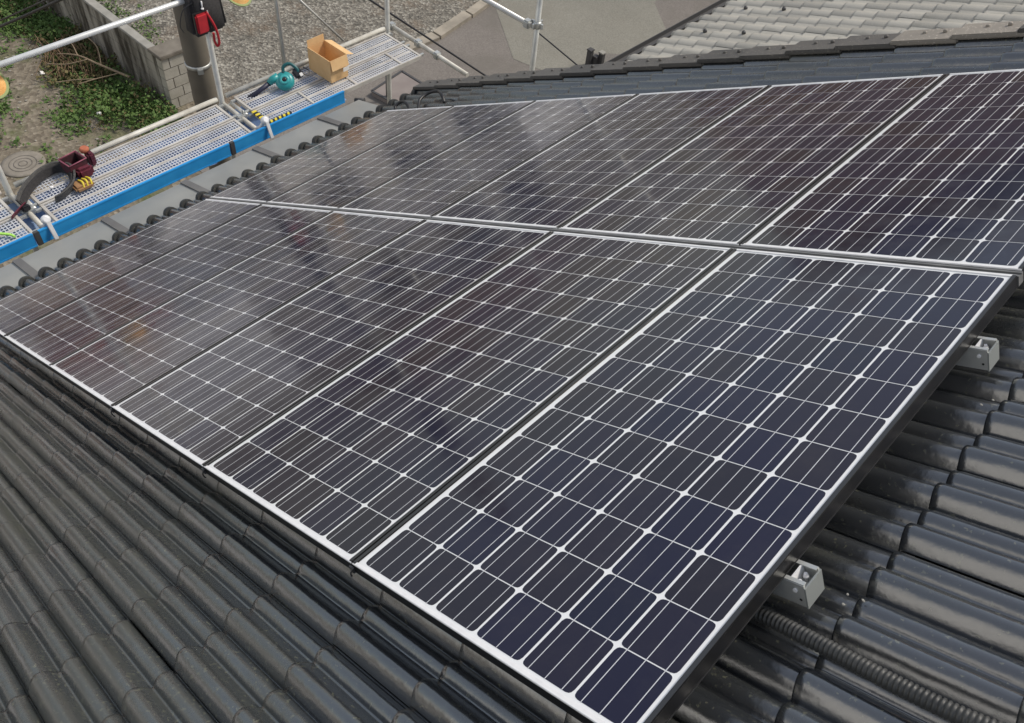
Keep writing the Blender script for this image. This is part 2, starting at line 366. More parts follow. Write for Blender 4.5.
mirrored_house(14, -29, 8, 16, 12.5, 2.5, M_PLASTER2, M_DKGREY, 'unseen tall tan block beyond the neighbouring grey roof, added to darken the panel reflections', R(-90))
mirrored_house(-6, -24, 8, 12, 11.5, 2.5, M_PLASTER, M_ROOFR, 'unseen tall cream block behind the neighbouring grey roof, added to darken the panel reflections', R(-90))
mirrored_house(8, 22, 9, 8, 5.6, 2.2, M_PLASTER, M_DKGREY, 'unseen cream house with a dark hip roof behind the camera, added for reflections', R(-90))

# ------------------------------------------------------------ our house with its tiled roof
house = thing('house', 'house under the black glazed wave-tile roof that carries the solar panels', 'house', ORG, (0, TH, 0))
def hpart(name, bm, m_, parent=house, smooth=False):            # vertices in roof coordinates
    return obj(name, bm, m_, parent, smooth=smooth)
PER, CL = .1345, .300          # wave period, exposed course length
HT = -.125                     # tile crest below the glass plane
Y_LO, Y_HI = -2.575, 4.6
def wave(t):
    """height across one wave, t in 0..1, big roll then trough then small roll then sharp crease"""
    if t < .54: a = t / .54; return -.038 + .042 * math.sin(math.pi * (.05 + .88 * a)) ** .9
    if t < .62: a = (t - .54) / .08; return -.0273 + .0009 * a - .0035 * math.sin(math.pi * a)
    if t < .97: a = (t - .62) / .35; return -.0335 + .0185 * math.sin(math.pi * (.12 + .84 * a)) ** .9
    return -.040
TS = [0, .02, .05, .1, .16, .22, .28, .34, .40, .46, .50, .54, .56, .58, .60, .62, .65, .69, .74, .79, .84, .89, .93, .968, .985]
K0, K1 = -6, 19
def tile_field():
    b = B(); lay = b.verts.layers.float.new('tint')
    y_ph = 1.6 + .057           # world y where a wave begins (phase)
    j0 = math.floor((Y_LO - y_ph) / (2 * PER)); j1 = math.ceil((Y_HI - y_ph) / (2 * PER))
    for k in range(K0, K1 + 1):
        u1 = -.085 + CL * k; u0 = u1 - CL - .03
        for j in range(j0, j1):
            ya = y_ph + j * 2 * PER
            if ya < Y_LO - .268: continue
            tint = random.random(); dz = random.uniform(-.0015, .0015); du = random.uniform(-.003, .003); tl = random.uniform(-.0012, .0012); gap = .0012 + (.003 if random.random() < .12 else 0)
            rows = []
            prof = []
            for w_ in (0, 1):
                for t in TS: prof.append(((w_ + t) * PER, wave(t)))
            prof.append((2 * PER - gap, wave(0)))
            for u, lift, drop in ((u0, .0, 0), (u0 + .16, .007, 0), (u1 - .018 + du, .0155, 0), (u1 - .004 + du, .0150, 0), (u1 + du, .011, 0), (u1 + du, -.009, 0)):
                row = []
                for y, h in prof:
                    # waves run the other way along world y: big roll first when y decreases
                    yy = max(ya + 2 * PER - y, Y_LO)
                    hh = HT + h + lift + dz + tl * (y / PER - 1)
                    v = b.verts.new((u, yy, hh)); v[lay] = tint; row.append(v)
                rows.append(row)
            for r0, r1 in zip(rows, rows[1:]):
                for i in range(len(r0) - 1):
                    f = b.faces.new((r0[i], r1[i], r1[i + 1], r0[i + 1])); f.smooth = True
    return b
b = tile_field()
roof = hpart('roof_tiles', b, M_TILE)
# eave roll caps
b = B(); lay = b.verts.layers.float.new('tint')
yp = 1.657
j = math.floor((Y_LO - yp) / PER)
while yp + j * PER < Y_HI:
    yc = yp + j * PER + PER * (1 - .26)
    if yc > Y_LO:
        M = Matrix.Translation((-.085 + CL * K1 - .01, yc, HT - .020)) @ Matrix.Rotation(R(90), 4, 'Y')
        lathe(b, [(.050, 0), (.053, .02), (.053, .045), (.047, .055), (.02, .058)], M, 18)
    j += 1
for v in b.verts: v[lay] = .3
hpart('eave_caps', b, M_CAP, roof)
# under-roof deck closing the tiles, eave fascia
b = B(); box(b, -2.2, -.085 + CL * K1 - .06, Y_LO - .03, Y_HI, HT - .15, HT - .062); hpart('roof_deck', b, M_DKGREY)
# verge tiles along the gable edge
for k in range(K0, K1 + 1):
    u1 = -.085 + CL * k + .02; t = random.random()
    tgt = B(); ly = tgt.verts.layers.float.new('tint'); jx, jz = random.uniform(-.005, .005), random.uniform(-.003, .003)
    s = B(); box(s, 0, CL + .035, .03, .21, -.026, 0)
    bmesh.ops.bevel(s, geom=s.edges[:], offset=.006, segments=2, affect='EDGES')
    for v in s.verts: v.co.z += .014 * v.co.x / CL; v.co = v.co + Vector((u1 - CL - .03 + jx, -2.60, HT + .032 + jz))
    merge(tgt, s)
    s = B(); box(s, 0, CL + .03, .03, .045, -.14, -.026)
    for v in s.verts: v.co = v.co + Vector((u1 - CL - .03 + jx, -2.60, HT + .032 + jz))
    merge(tgt, s)
    for q in (.10, .2):
        lathe(tgt, [(.011, -.004), (.011, .012), (.006, .016)], Matrix.Translation((u1 - CL + q - .03, -2.50, HT + .036 + jz)), 8)
    for v in tgt.verts: v[ly] = t
    o = hpart('verge_tile', tgt, M_VERGE2 if k in (4, 5) else M_VERGE, house)
    if k in (4, 5): o['label'] = 'paler beige verge tile'
# walls below
b = B(); box(b, -5.6, 4.3, -2.05, 9, 0, 4.75)
obj('wall', b, M_PLASTER, house, world=True)
b = B()   # other half of the roof beyond the ridge
s0 = rp_(-2.2, 0, HT - .06)
vs = [b.verts.new(p) for p in [(s0.x, Y_LO, s0.z), (s0.x, 10, s0.z), (-6.4, 10, s0.z - 2.5), (-6.4, Y_LO, s0.z - 2.5)]]
b.faces.new(vs); obj('rear_roof', b, M_TILE, house, world=True)
# grey metal apron below the eave, with standing joints
ap = B()
A0 = Vector((4.47, 0, 4.982)); A1 = Vector((5.228, 0, 4.752))
def ap_pt(t, y, h=0): p = A0.lerp(A1, t); return (p.x, y, p.z + h)
sheet(ap, [ap_pt(0, -2.10), ap_pt(1, -2.10), ap_pt(1, 4.4), ap_pt(0, 4.4)])
sheet(ap, [ap_pt(1, -2.10), ap_pt(1, -2.10, -.05), ap_pt(1, 4.4, -.05), ap_pt(1, 4.4)])
for v in ap.verts: pass
M_APJ = mat('apron_joint', (.13, .125, .12), (.16, .155, .15), rough=.55)
apo = obj('eave_apron', ap, M_APRON, house, world=True)
for i, y in enumerate([1.0 - .667 * q for q in range(-4, 5)]):
    s = B(); d = (A1 - A0)
    for y0, y1, h in ((y - .028, y + .028, .012),):
        pts = [ap_pt(.0, y0, .001), ap_pt(1.002, y0, .001), ap_pt(1.002, y1, .001), ap_pt(.0, y1, .001)]
        lo = [s.verts.new(p) for p in pts]; hi = [s.verts.new((p[0], p[1], p[2] + h)) for p in pts]
        s.faces.new(hi); s.faces.new(lo[::-1])
        for q in range(4): s.faces.new((lo[q], lo[(q + 1) % 4], hi[(q + 1) % 4], hi[q]))
    obj('joint_strip', s, M_APJ, apo, world=True)
s = B(); tube(s, [(5.244, -2.12, 4.72), (5.244, 4.4, 4.72)], .012, 8); tube(s, [(5.21, -2.15, 4.735), (5.29, -2.11, 4.71)], .022, 8)
obj('apron_edge', s, M_DKGREY, apo, world=True)

# ------------------------------------------------------------ solar panels
PU, PW_, LV, GAP = .812, .808, 1.5359, .0323
pu, pv = .1275, .1256
MU = (PW_ - 6 * pu) / 2 - .003; MV = (LV - 12 * pv) / 2
def cell_material():
    M = bpy.data.materials.new('mono_silicon_cell'); M.use_nodes = True; t = M.node_tree; p = t.nodes['Principled BSDF']
    at = N(t, 'ShaderNodeAttribute'); at.attribute_name = 'tint'
    r = N(t, 'ShaderNodeValToRGB'); cr = r.color_ramp
    cr.elements[0].color = (.008, .009, .026, 1); cr.elements[1].color = (.013, .011, .020, 1)
    e = cr.elements.new(.35); e.color = (.010, .009, .030, 1)
    e = cr.elements.new(.7); e.color = (.015, .012, .024, 1)
    t.links.new(at.outputs['Fac'], r.inputs[0]); t.links.new(r.outputs[0], p.inputs['Base Color'])
    p.inputs['Sheen Weight'].default_value = .05; p.inputs['Sheen Roughness'].default_value = .28; p.inputs['Sheen Tint'].default_value = (.95, .92, .95, 1)   # fine-dust sheen, put in to lift the far panels' pale reflection
    p.inputs['Roughness'].default_value = .45; p.inputs['Specular IOR Level'].default_value = .08
    return M
def glassy(M, rough=.10):
    t = M.node_tree; p = t.nodes['Principled BSDF']; p.inputs['Coat Weight'].default_value = 1; p.inputs['Coat Roughness'].default_value = rough; p.inputs['Coat IOR'].default_value = 1.41
    co = N(t, 'ShaderNodeTexCoord'); n = N(t, 'ShaderNodeTexNoise'); n.inputs['Scale'].default_value = 2.2; n.inputs['Detail'].default_value = 2
    b_ = N(t, 'ShaderNodeBump'); b_.inputs['Strength'].default_value = .12; b_.inputs['Distance'].default_value = .004
    t.links.new(co.outputs['Object'], n.inputs[0]); t.links.new(n.outputs[0], b_.inputs['Height']); t.links.new(b_.outputs[0], p.inputs['Coat Normal'])
    # dusty film and dried water marks on the glass
    d1 = N(t, 'ShaderNodeTexNoise'); d1.inputs['Scale'].default_value = 7; d1.inputs['Detail'].default_value = 9; d1.inputs['Roughness'].default_value = .7
    t.links.new(co.outputs['Object'], d1.inputs[0])
    mr = N(t, 'ShaderNodeMapRange'); mr.inputs[1].default_value = .4; mr.inputs[2].default_value = .7; mr.inputs[3].default_value = .06; mr.inputs[4].default_value = .24
    t.links.new(d1.outputs[0], mr.inputs[0]); t.links.new(mr.outputs[0], p.inputs['Coat Roughness'])
    src = p.inputs['Base Color'].links[0].from_socket if p.inputs['Base Color'].links else None
    mx = N(t, 'ShaderNodeMix', data_type='RGBA'); mx.inputs[7].default_value = (.20, .18, .155, 1)
    if src: t.links.new(src, mx.inputs[6])
    else: mx.inputs[6].default_value = p.inputs['Base Color'].default_value
    m2 = N(t, 'ShaderNodeMapRange'); m2.inputs[1].default_value = .48; m2.inputs[2].default_value = .8; m2.inputs[3].default_value = 0; m2.inputs[4].default_value = .06
    t.links.new(d1.outputs[0], m2.inputs[0]); t.links.new(m2.outputs[0], mx.inputs[0]); t.links.new(mx.outputs[2], p.inputs['Base Color'])
    return M
M_CELL = glassy(cell_material())
M_BACK = glassy(mat('white_backsheet', (.78, .79, .80), rough=.6))
M_BUS = glassy(mat('busbar', (.60, .61, .64), rough=.5, metal=.0))
M_STR = glassy(mat('cell_gap', (.60, .61, .64), rough=.6))
def cell_sheet():
    b = B(); lay = b.verts.layers.float.new('tint')
    sheet(b, [(.006, .006, 0), (PW_ - .006, .006, 0), (PW_ - .006, LV - .006, 0), (.006, LV - .006, 0)], 0)
    gu, gv, c = .0027, .0013, .0115
    for i in range(6):
        for j in range(12):
            x0 = MU + i * pu + gu; x1 = MU + (i + 1) * pu - gu; y0 = MV + j * pv + gv; y1 = MV + (j + 1) * pv - gv
            t = random.random()
            pts = []
            for cx, cy, sx, sy in ((x0, y0, 1, 1), (x1, y0, -1, 1), (x1, y1, -1, -1), (x0, y1, 1, -1)):
                arc = [(c, 0), (c * .42, c * .16), (c * .16, c * .42), (0, c)]
                if (sx, sy) in ((1, 1), (-1, -1)): arc = arc[::-1] if (sx, sy) == (1, 1) else arc[::-1]
                q = [(cx + sx * a, cy + sy * d) for a, d in arc]
                pts += q if (sx, sy) in ((1, 1), (-1, -1)) else q
            f = sheet(b, [(x, y, .0004) for x, y in pts], 1)
            for v in f.verts: v[lay] = t
    for i in range(6):
        for fr in (.175, .5, .825):
            x = MU + i * pu + pu * fr; w = .0009
            sheet(b, [(x - w, MV + .001, .0008), (x + w, MV + .001, .0008), (x + w, LV - MV - .001, .0008), (x - w, LV - MV - .001, .0008)], 2)
    for f in b.faces:
        f.normal_update()
        if f.normal.z < 0: f.normal_flip()
    return b
def side_mesh(x0, x1):
    """short-side frame member: black with a grey top lip and a thin pale bottom flange edge"""
    b = B(); h0, lip = -.030, .0036
    bbox(b, x0, x1, 0.0, LV, h0 + .0012, lip - .0006, .0012, 0)
    box(b, x0 + .0012, x1 - .0012, .004, LV - .004, lip - .0005, lip, 1)
    box(b, x0 - .0012, x1, .0, LV, h0 - .0006, h0 + .0008, 1)  # added strip whose lighter colour stands in for the flange edge highlight
    return b
def edge_mesh(y0, y1):
    b = B()
    box(b, .001, PW_ - .001, y0 + .0005, y1 - .0005, -.030, -.0022, 0)
    bbox(b, .001, PW_ - .001, y0, y1, -.0022, .0026, .0008, 1)
    return b
def mk(nm, b, ms):
    me = bpy.data.meshes.new(nm); b.to_mesh(me); b.free()
    for q in ms: me.materials.append(q)
    return me
ME_FR = [mk('side_frame', side_mesh(a, c), [M_BLACK, M_LIP]) for a, c in ((0, .0115), (PW_ - .0115, PW_))]
ME_ED = [mk('edge_trim', edge_mesh(a, c), [M_BLACK, M_BRIGHT]) for a, c in ((-.001, .0085), (LV - .0085, LV + .001))]
GRP = 'solar panels in two rows on the tiled roof'
ordn = ['nearest the camera', 'second from the conduit', 'third from the conduit', 'fourth from the conduit', 'fifth from the conduit', 'at the eave end beside the scaffold']
def panel(i, row, label):
    y = 0 if row == 0 else -(GAP + LV)
    p = rp_(i * PU + random.uniform(-.0008, .0008), y, random.uniform(-.0008, .0008))
    t = thing('solar_panel', label, 'solar panel', p, (0, TH, 0), GRP)
    for nm, me in (('cell_sheet', mk('cell_sheet', cell_sheet(), [M_BACK, M_CELL, M_BUS])), ('side_frame', ME_FR[0]), ('side_frame', ME_FR[1]), ('edge_trim', ME_ED[0]), ('edge_trim', ME_ED[1])):
        o = bpy.data.objects.new(nm, me); COL.objects.link(o); o.parent = t
L_F = ['large front-row solar panel nearest the camera, with two silver rail ends beside its right edge',
       'front-row solar panel directly left of the nearest one, second from the rail ends',
       'front-row solar panel third from the rail ends, around the middle of the front row',
       'front-row solar panel fourth from the rail ends, third from the eave end',
       'front-row solar panel second from the eave end, fifth from the rail ends',
       'front-row solar panel at the eave end, closest to the grey apron and tool belt']
L_B = ['back-row solar panel cut by the right picture edge, above the nearest front panel',
       'back-row solar panel second from the right picture edge, left of the wide dark joint',
       'back-row solar panel third from the right picture edge',
       'back-row solar panel fourth from the right, third from the eave end',
       'back-row solar panel second from the eave end, below the verge tiles',
       'back-row solar panel at the eave end, closest to the cardboard box']
for i in range(6): panel(i, 0, L_F[i])
for i in range(-1, 6):
    if i == -1: continue
    panel(i, 1, L_B[i])
# cover channel between the two rows
b = B()
box(b, -.002, 6 * PU, -GAP + .002, -.002, -.030, -.006, 0)
box(b, -.002, 6 * PU, -GAP + .0025, -GAP + .011, -.006, -.002, 0)
box(b, -.002, 6 * PU, -.010, -.0025, -.006, -.002, 0)
o = obj('cover_channel', b, mat('seam_channel', (.24, .24, .235), (.16, .16, .16), rough=.5, metal=.2, scale=12))
o.location = ORG; o.rotation_euler = (0, TH, 0)
tag(o, 'long grey metal channel filling the gap between the two rows of panels', 'metal channel')

# mounting rails with open ends
def rail(y, label):
    t = thing('mounting_rail', label, 'mounting rail', rp_(0, y, 0), (0, TH, 0), 'aluminium rails under the panels')
    z1, z0, w = -.032, -.084, .0255
    b = B()
    for s in (-1, 1):
        box(b, -.040, 5.0, s * w - .0022, s * w + .0022, z0, z1)
        box(b, -.0395, 5.0, s * (w - .004) - .0045, s * (w - .004) + .0045, z1 + .0001, z1 + .0022)
    box(b, -.040, 5.0, -w + .0022, w - .0022, z0, z0 + .003)
    box(b, -.038, 5.0, -w + .0022, w - .0022, z1 - .030, z1 - .027)
    obj('rail', b, M_GALV, t)
    b = B(); box(b, -.0435, -.0402, -w - .003, w + .003, z0 - .002, z1 - .004); obj('end_cap', b, mat('end_cap_grey', (.30, .32, .31), rough=.5, metal=.4), t)
    b = B()
    box(b, -.012, -.009, -w + .003, w - .003, z1 - .027, z1 + .001)
    for q in (-.010, .010):
        tube(b, [(-.022, q, z1 - .027), (-.022, q, z1 - .008)], .0035, 8)
        lathe(b, [(.006, 0), (.006, .004), (.003, .005)], Matrix.Translation((-.022, q, z1 - .018)), 6)
    lathe(b, [(.0045, 0), (.0045, .004)], Matrix.Translation((-.022, w + .001, z1 - .016)) @ Matrix.Rotation(R(-90), 4, 'X'), 8)
    obj('bolt', b, M_BRIGHT, t)
    b = B(); lathe(b, [(.003, 0), (.003, .0008)], Matrix.Translation((-.030, w + .0018, z1 - .037)) @ Matrix.Rotation(R(-90), 4, 'X'), 8)
    obj('hole', b, M_BLACK, t)
    # feet standing on the tiles
    b = B()
    for x in (.35, 1.25, 2.15, 3.05, 3.95, 4.8): box(b, x, x + .06, -.03, .03, HT - .02, z0)
    obj('foot', b, M_GALV, t)
rail(1.077, 'silver open-ended rail end poking out low, next to the ribbed conduit')
rail(.265, 'silver open-ended rail end poking out high, below the corner of the front row')
for yy, lb in ((-.33, 'silver rail hidden under the back row, near the middle channel'), (-1.2, 'silver rail hidden under the back row, near the verge tiles')): rail(yy, lb)

# corrugated conduit on the tiles
P = bez([(.60, 1.10, -.105), (.25, 1.135, -.098), (.03, 1.152, -.092), (-.12, 1.163, -.090), (-.25, 1.172, -.092), (-.38, 1.172, -.092), (-.62, 1.15, -.09), (-1.1, 1.1, -.085)], 60)
b = B(); pts = []; rad = []
acc = 0; last = Vector(P[0])
# resample evenly at 2 mm
res = [Vector(P[0])]
for q in P[1:]:
    q = Vector(q)
    while (q - last).length >= .0022:
        last = last + (q - last).normalized() * .0022; res.append(last.copy())
for i, q in enumerate(res):
    pts.append(q); rad.append(.0155 + random.uniform(-.0003, .0003) if i % 4 in (0, 1) else .013)
tube(b, pts, rad, 16, smooth=True)
o = obj('flexible_conduit', b, mat('grey_black_conduit', (.035, .036, .035), (.055, .055, .052), rough=.4, scale=10))
o.location = ORG; o.rotation_euler = (0, TH, 0)
tag(o, 'ribbed dark grey cable conduit lying across the tiles at lower right', 'conduit')
# black cable loops sticking out from beneath the panels at the far corner
for n_, (pts_, lb) in enumerate([
    ([(5.16, -1.83, -.12), (5.20, -1.87, -.07), (5.17, -1.92, -.05), (5.08, -1.90, -.06), (5.02, -1.87, -.12)], 'black cable loop over the tiles at the far corner of the back row, lower one'),
    ([(4.98, -1.92, -.12), (5.03, -2.0, -.07), (5.02, -2.09, -.05), (4.93, -2.12, -.05), (4.84, -2.08, -.07), (4.80, -2.05, -.12)], 'black cable loop over the tiles near the verge, upper one')]):
    b = B(); tube(b, bez(pts_, 8), .013, 10); o = obj('cable_loop', b, M_BLKP); o.location = ORG; o.rotation_euler = (0, TH, 0)
    tag(o, lb, 'cable', 'black cable loops at the far roof corner')
# little chips of debris on the tiles
for n_, (x, y, lb) in enumerate([(-.075, .36, 'pair'), (-.06, .385, ''), (-.07, 1.02, ''), (-.075, 1.045, ''), (-.10, 1.02, '')]):
    b = B(); bmesh.ops.create_icosphere(b, subdivisions=1, radius=.0028)
    for v in b.verts: v.co.x *= random.uniform(.7, 1.6); v.co.z *= .6
    o = obj('plaster_crumb', b, M_CONC, loc=None); o.location = rp_(x, y, HT + .012)
    tag(o, 'tiny white crumb lying on the dark tiles beside the rail ends', 'crumb', 'white crumbs on the tiles')
# wire clips under the front edge at the panel joints
for n_, i in enumerate((1, 2, 3)):
    b = B(); x = i * PU - .002
    tube(b, bez([(x - .01, LV + .004, -.004), (x + .0, LV + .012, -.018), (x + .012, LV + .010, -.035), (x + .03, LV + .004, -.05)], 5), .0022, 6)
    box(b, x - .006, x + .006, LV + .003, LV + .008, -.022, -.004)
    o = obj('wire_clip', b, M_DKGREY); o.location = ORG; o.rotation_euler = (0, TH, 0)
    tag(o, 'small dark wire clip hanging at the %s front-edge panel joint from the camera' % ('first', 'second', 'third')[n_], 'wire clip', 'wire clips on the front edge')

# ------------------------------------------------------------ scaffold
XO, ZD = 6.036, 4.708             # outer posts, deck height
YP = [2.574, .675, -1.224, -3.145]
post_l = ['scaffold post out of frame beyond the tool belt', 'scaffold post rising beside the grey tool belt at the left edge', 'scaffold post behind the black and red hanging bag',
          'scaffold post at the right end of the mesh deck']
def post(x, y, z1, label, flange=True):
    t = thing('scaffold_post', label, 'scaffold post', (x, y, 0), group='upright scaffold posts')
    b = B(); tube(b, [(0, 0, .05), (0, 0, z1)], .0243, 14); obj('pipe', b, M_PIPE, t)
    b = B(); box(b, -.07, .07, -.07, .07, 0, .012); tube(b, [(0, 0, .012), (0, 0, .25)], .017, 10); obj('base_plate', b, M_GALV, t)
    for z in (ZD - .10, ZD + .82):
        b = B(); lathe(b, [(.03, -.03), (.036, -.02), (.036, .02), (.03, .03)], Matrix.Translation((0, 0, z)), 14)
        for a in range(4):
            box(b, .03, .062, -.007, .007, -.022, .022, M=Matrix.Translation((0, 0, z)) @ Matrix.Rotation(a * math.pi / 2, 4, 'Z'))
        obj('coupler', b, M_GALV, t)
for y, lb in zip(YP, post_l): post(XO, y, 7.2, lb)
post(4.213, -3.231, 7.6, 'scaffold post rising behind the roof verge near the top middle')
# the thinner upright between the hanging bag and the cardboard box
t = thing('guard_post', 'thin galvanised upright standing behind the teal blower', 'guard post', (XO + .03, -1.93, ZD - .1))
b = B(); tube(b, [(0, 0, 0), (0, 0, 1.9)], .019, 12); obj('pipe', b, M_PIPE, t)
b = B(); bbox(b, -.03, .03, -.03, .03, -.02, .05, .006); obj('clamp', b, M_GALV, t)
def pipe(name, p, q, r, label, cat, group=None, m_=M_PIPE, clamps=()):
    p, q = Vector(p), Vector(q)
    t = thing(name, label, cat, p, group=group)
    b = B(); tube(b, [(0, 0, 0), q - p], r, 14); obj('pipe', b, m_, t)
    for f in clamps:
        c = (q - p) * f; b = B(); bbox(b, c.x - .035, c.x + .035, c.y - .035, c.y + .035, c.z - .035, c.z + .035, .012); obj('clamp', b, M_GALV, t)
    return t
zl = ZD + .015
pipe('ledger_pipe', (XO + .0, 2.54, zl), (XO, .73, zl), .0215, 'whitish ledger pipe along the deck at the left picture edge', 'scaffold pipe', 'ledger pipes along the outer deck edge', M_PIPEW)
pipe('ledger_pipe', (XO + .0, .62, zl), (XO, -1.18, zl), .0215, 'whitish ledger pipe behind the maroon tool pouch', 'scaffold pipe', 'ledger pipes along the outer deck edge', M_PIPEW)
pipe('ledger_pipe', (XO + .0, -1.27, zl), (XO, -3.10, zl), .0215, 'whitish ledger pipe behind the blower and the cardboard box', 'scaffold pipe', 'ledger pipes along the outer deck edge', M_PIPEW)
pipe('guard_rail', (XO + .05, 2.5, 5.625), (XO + .05, -3.2, 5.625), .0215, 'long white guard rail crossing the top left corner in front of the block wall', 'guard rail', None, mat('white_rail', (.74, .75, .74), (.66, .67, .66), rough=.35, metal=.3, scale=8))
pipe('guard_rail', (6.73, -3.20, 5.512), (4.256, -3.20, 5.512), .022, 'white guard rail at the top middle, ending on the post behind the verge', 'guard rail', None, mat('white_rail_end', (.68, .68, .66), (.58, .58, .56), rough=.4, metal=.3, scale=8), clamps=(.985,))
pipe('brace_pipe', (6.86, -2.53, 5.02), (6.76, -3.14, 4.25), .012, 'thin pale diagonal brace running down to the deck beside the cardboard box', 'brace')
pipe('transom_pipe', (6.08, -3.21, ZD + .0), (4.972, -3.21, ZD - .02), .0225, 'white transom pipe closing the far end of the deck and pointing at the verge', 'scaffold pipe', None, M_PIPEW, clamps=(.03, .38, .62))

def plank(x0, x1, y0, y1, label, bars=()):
    t = thing('deck_plank', label, 'scaffold plank', ((x0 + x1) / 2, (y0 + y1) / 2, ZD - .04), group='mesh scaffold planks')
    cx, cy = (x0 + x1) / 2, (y0 + y1) / 2; w = (x1 - x0) / 2; l = (y1 - y0) / 2
    b = B()
    for s in (-1, 1): bbox(b, s * (w - .009) - .008, s * (w - .009) + .008, -l, l, 0, .043, .002)
    for s in (-1, 1): bbox(b, -w + .017, w - .017, s * (l - .012) - .012, s * (l - .012) + .012, .002, .040, .002)
    obj('plank_frame', b, M_DECK, t)
    b = B(); bbox(b, -.011, .011, -l + .03, l - .03, .018, .040, .003); obj('rib', b, M_DECK, t)
    for q in bars:
        b = B(); bbox(b, -w + .018, w - .018, q * l - .012, q * l + .012, .020, .0425, .002); obj('cross_bar', b, M_DECK, t)
    b = B(); st = .026
    n = int(2 * (l - .024) / st)
    for i in range(n):
        y = -l + .024 + (i + .5) * st; box(b, -w + .016, w - .016, y - .0037, y + .0037, .0285, .0315)
    k = int((w * 2 - .034) / .026)
    for i in range(k):
        x = -w + .017 + (i + .5) * (2 * w - .034) / k; box(b, x - .0037, x + .0037, -l + .024, l - .024, .0318, .0345)
    obj('mesh', b, M_MESH, t)
    for s in (-1, 1):
        for q in (-1, 1):
            b = B(); bbox(b, q * (w - .03) - .012, q * (w - .03) + .012, min(s * l, s * (l + .05)), max(s * l, s * (l + .05)), .010, .036, .004); obj('hook', b, M_GALV, t)
bays = [(2.50, .76), (.588, -1.148), (-1.322, -3.079)]
nm_b = ['at the left picture edge', 'between the tool belt and the yellow tape', 'under the blower and the cardboard box']
for (ya, yb), nb in zip(bays, nm_b):
    br = (-.72, -.1, .45) if yb < -2 else ()
    plank(5.738, 5.998, yb, ya, 'outer mesh scaffold plank ' + nb, ())
    plank(5.466, 5.727, yb, ya, 'inner mesh scaffold plank, house side, ' + nb, br)

def bracket(y, label):
    t = thing('bracket_arm', label, 'scaffold bracket', (XO, y, ZD - .05), group='bracket arms between the planks')
    b = B(); tube(b, [(-.02, 0, .01), (-.52, 0, .01)], .021, 12); obj('arm', b, M_PIPEW, t)
    b = B(); tube(b, [(-.06, -.052, .02), (-.30, -.052, .02)], .016, 10); obj('side_tube', b, M_PIPE, t)
    b = B(); tube(b, [(-.5, 0, -.0), (-.03, 0, -.45)], .014, 10); obj('strut', b, M_PIPE, t)
    b = B(); bbox(b, -.31, -.26, -.045, .045, -.02, .045, .008); tube(b, [(-.285, -.02, .04), (-.285, -.02, .085)], .008, 8); obj('clamp', b, M_GALV, t)
    b = B()
    lathe(b, [(.026, -.022), (.033, -.014), (.033, .02), (.018, .03)], Matrix.Translation((-.655, 0, .185)) @ Matrix.Rotation(R(-50), 4, 'Y'), 14)
    tube(b, [(-.50, 0, .012), (-.58, 0, .08), (-.655, 0, .185)], .017, 10)
    bbox(b, -.150, 0, -.016, .016, -.006, .006, .004, M=Matrix.Translation((-.685, 0, .19)) @ Matrix.Rotation(R(-72), 4, 'Y'))
    obj('end_hook', b, mat('white_hook', (.72, .73, .74), rough=.4, metal=.2), t)
bracket(.675, 'white bracket arm with round end cap beside the grey tool belt')
bracket(-1.224, 'white double bracket arm beside the black and yellow tape')

# toe boards
def toe(y0, y1, label):
    t = thing('toe_board', label, 'toe board', (5.353, (y0 + y1) / 2, 4.69), group='blue toe boards along the deck')
    l = (y1 - y0) / 2
    b = B(); bbox(b, -.009, .009, -l, l, 0, .118, .003)
    box(b, -.012, -.0092, -l, l, .106, .117); box(b, -.012, -.0092, -l, l, .001, .012)
    obj('board', b, M_BLUE, t)
    b = B(); bbox(b, -.014, .012, l - .035, l + .003, -.003, .119, .002); obj('end_clip', b, M_DKGREY, t)
toe(.805, 2.45, 'bright blue toe board at the left picture edge')
toe(-.844, .795, 'bright blue toe board below the tool belt, middle one')
toe(-2.037, -.855, 'bright blue toe board ending below the cardboard box')
# blue sheeting under the deck
b = B(); nx, ny = 10, 60
g = [[b.verts.new((5.47 + .53 * i / nx, -2.15 + 4.65 * j / ny, 4.60 + .02 * math.sin(j * 1.3 + i) + random.uniform(-.01, .01))) for j in range(ny + 1)] for i in range(nx + 1)]
for i in range(nx):
    for j in range(ny):
        if random.random() < .02: continue
        b.faces.new((g[i][j], g[i + 1][j], g[i + 1][j + 1], g[i][j + 1]))
o = obj('blue_sheet', b, M_BLUES, smooth=True); tag(o, 'blue sheeting showing through the mesh of the scaffold deck', 'blue sheet')

# lime strap, hazard tape
b = B(); tube(b, bez([(5.66, 1.035, ZD + .02), (5.59, .965, ZD + .03), (5.54, .905, ZD + .02), (5.50, .885, ZD + .015)], 5), .010, 8)
o = obj('strap', b, M_LIME, loc=(5.58, .96, ZD)); tag(o, 'small lime green strap lying on the deck at the left picture edge', 'strap')
t = thing('hazard_tape', 'black and yellow striped hazard strip wrapped over the deck frame', 'tape', (5.536, -1.344, ZD + .005))
for nm, ms, off in (('yellow_stripes', M_YELLOW, 0), ('black_stripes', M_BLKP, 1)):
    b = B()
    for i in range(12):
        if i % 2 != off: continue
        # runs along the inner plank edge
        y0 = .04 - i * .022
        M = Matrix()
        vs = box(b, -.065, -.035, y0 - .022, y0, .000, .012)
        for v in vs[:4]: v.co.y += .012
    for i in range(7):
        if i % 2 != off: continue
        x0 = -.02 + i * .026
        vs = box(b, x0, x0 + .026, .005, .045, .000, .014)
    obj(nm, b, ms, t)

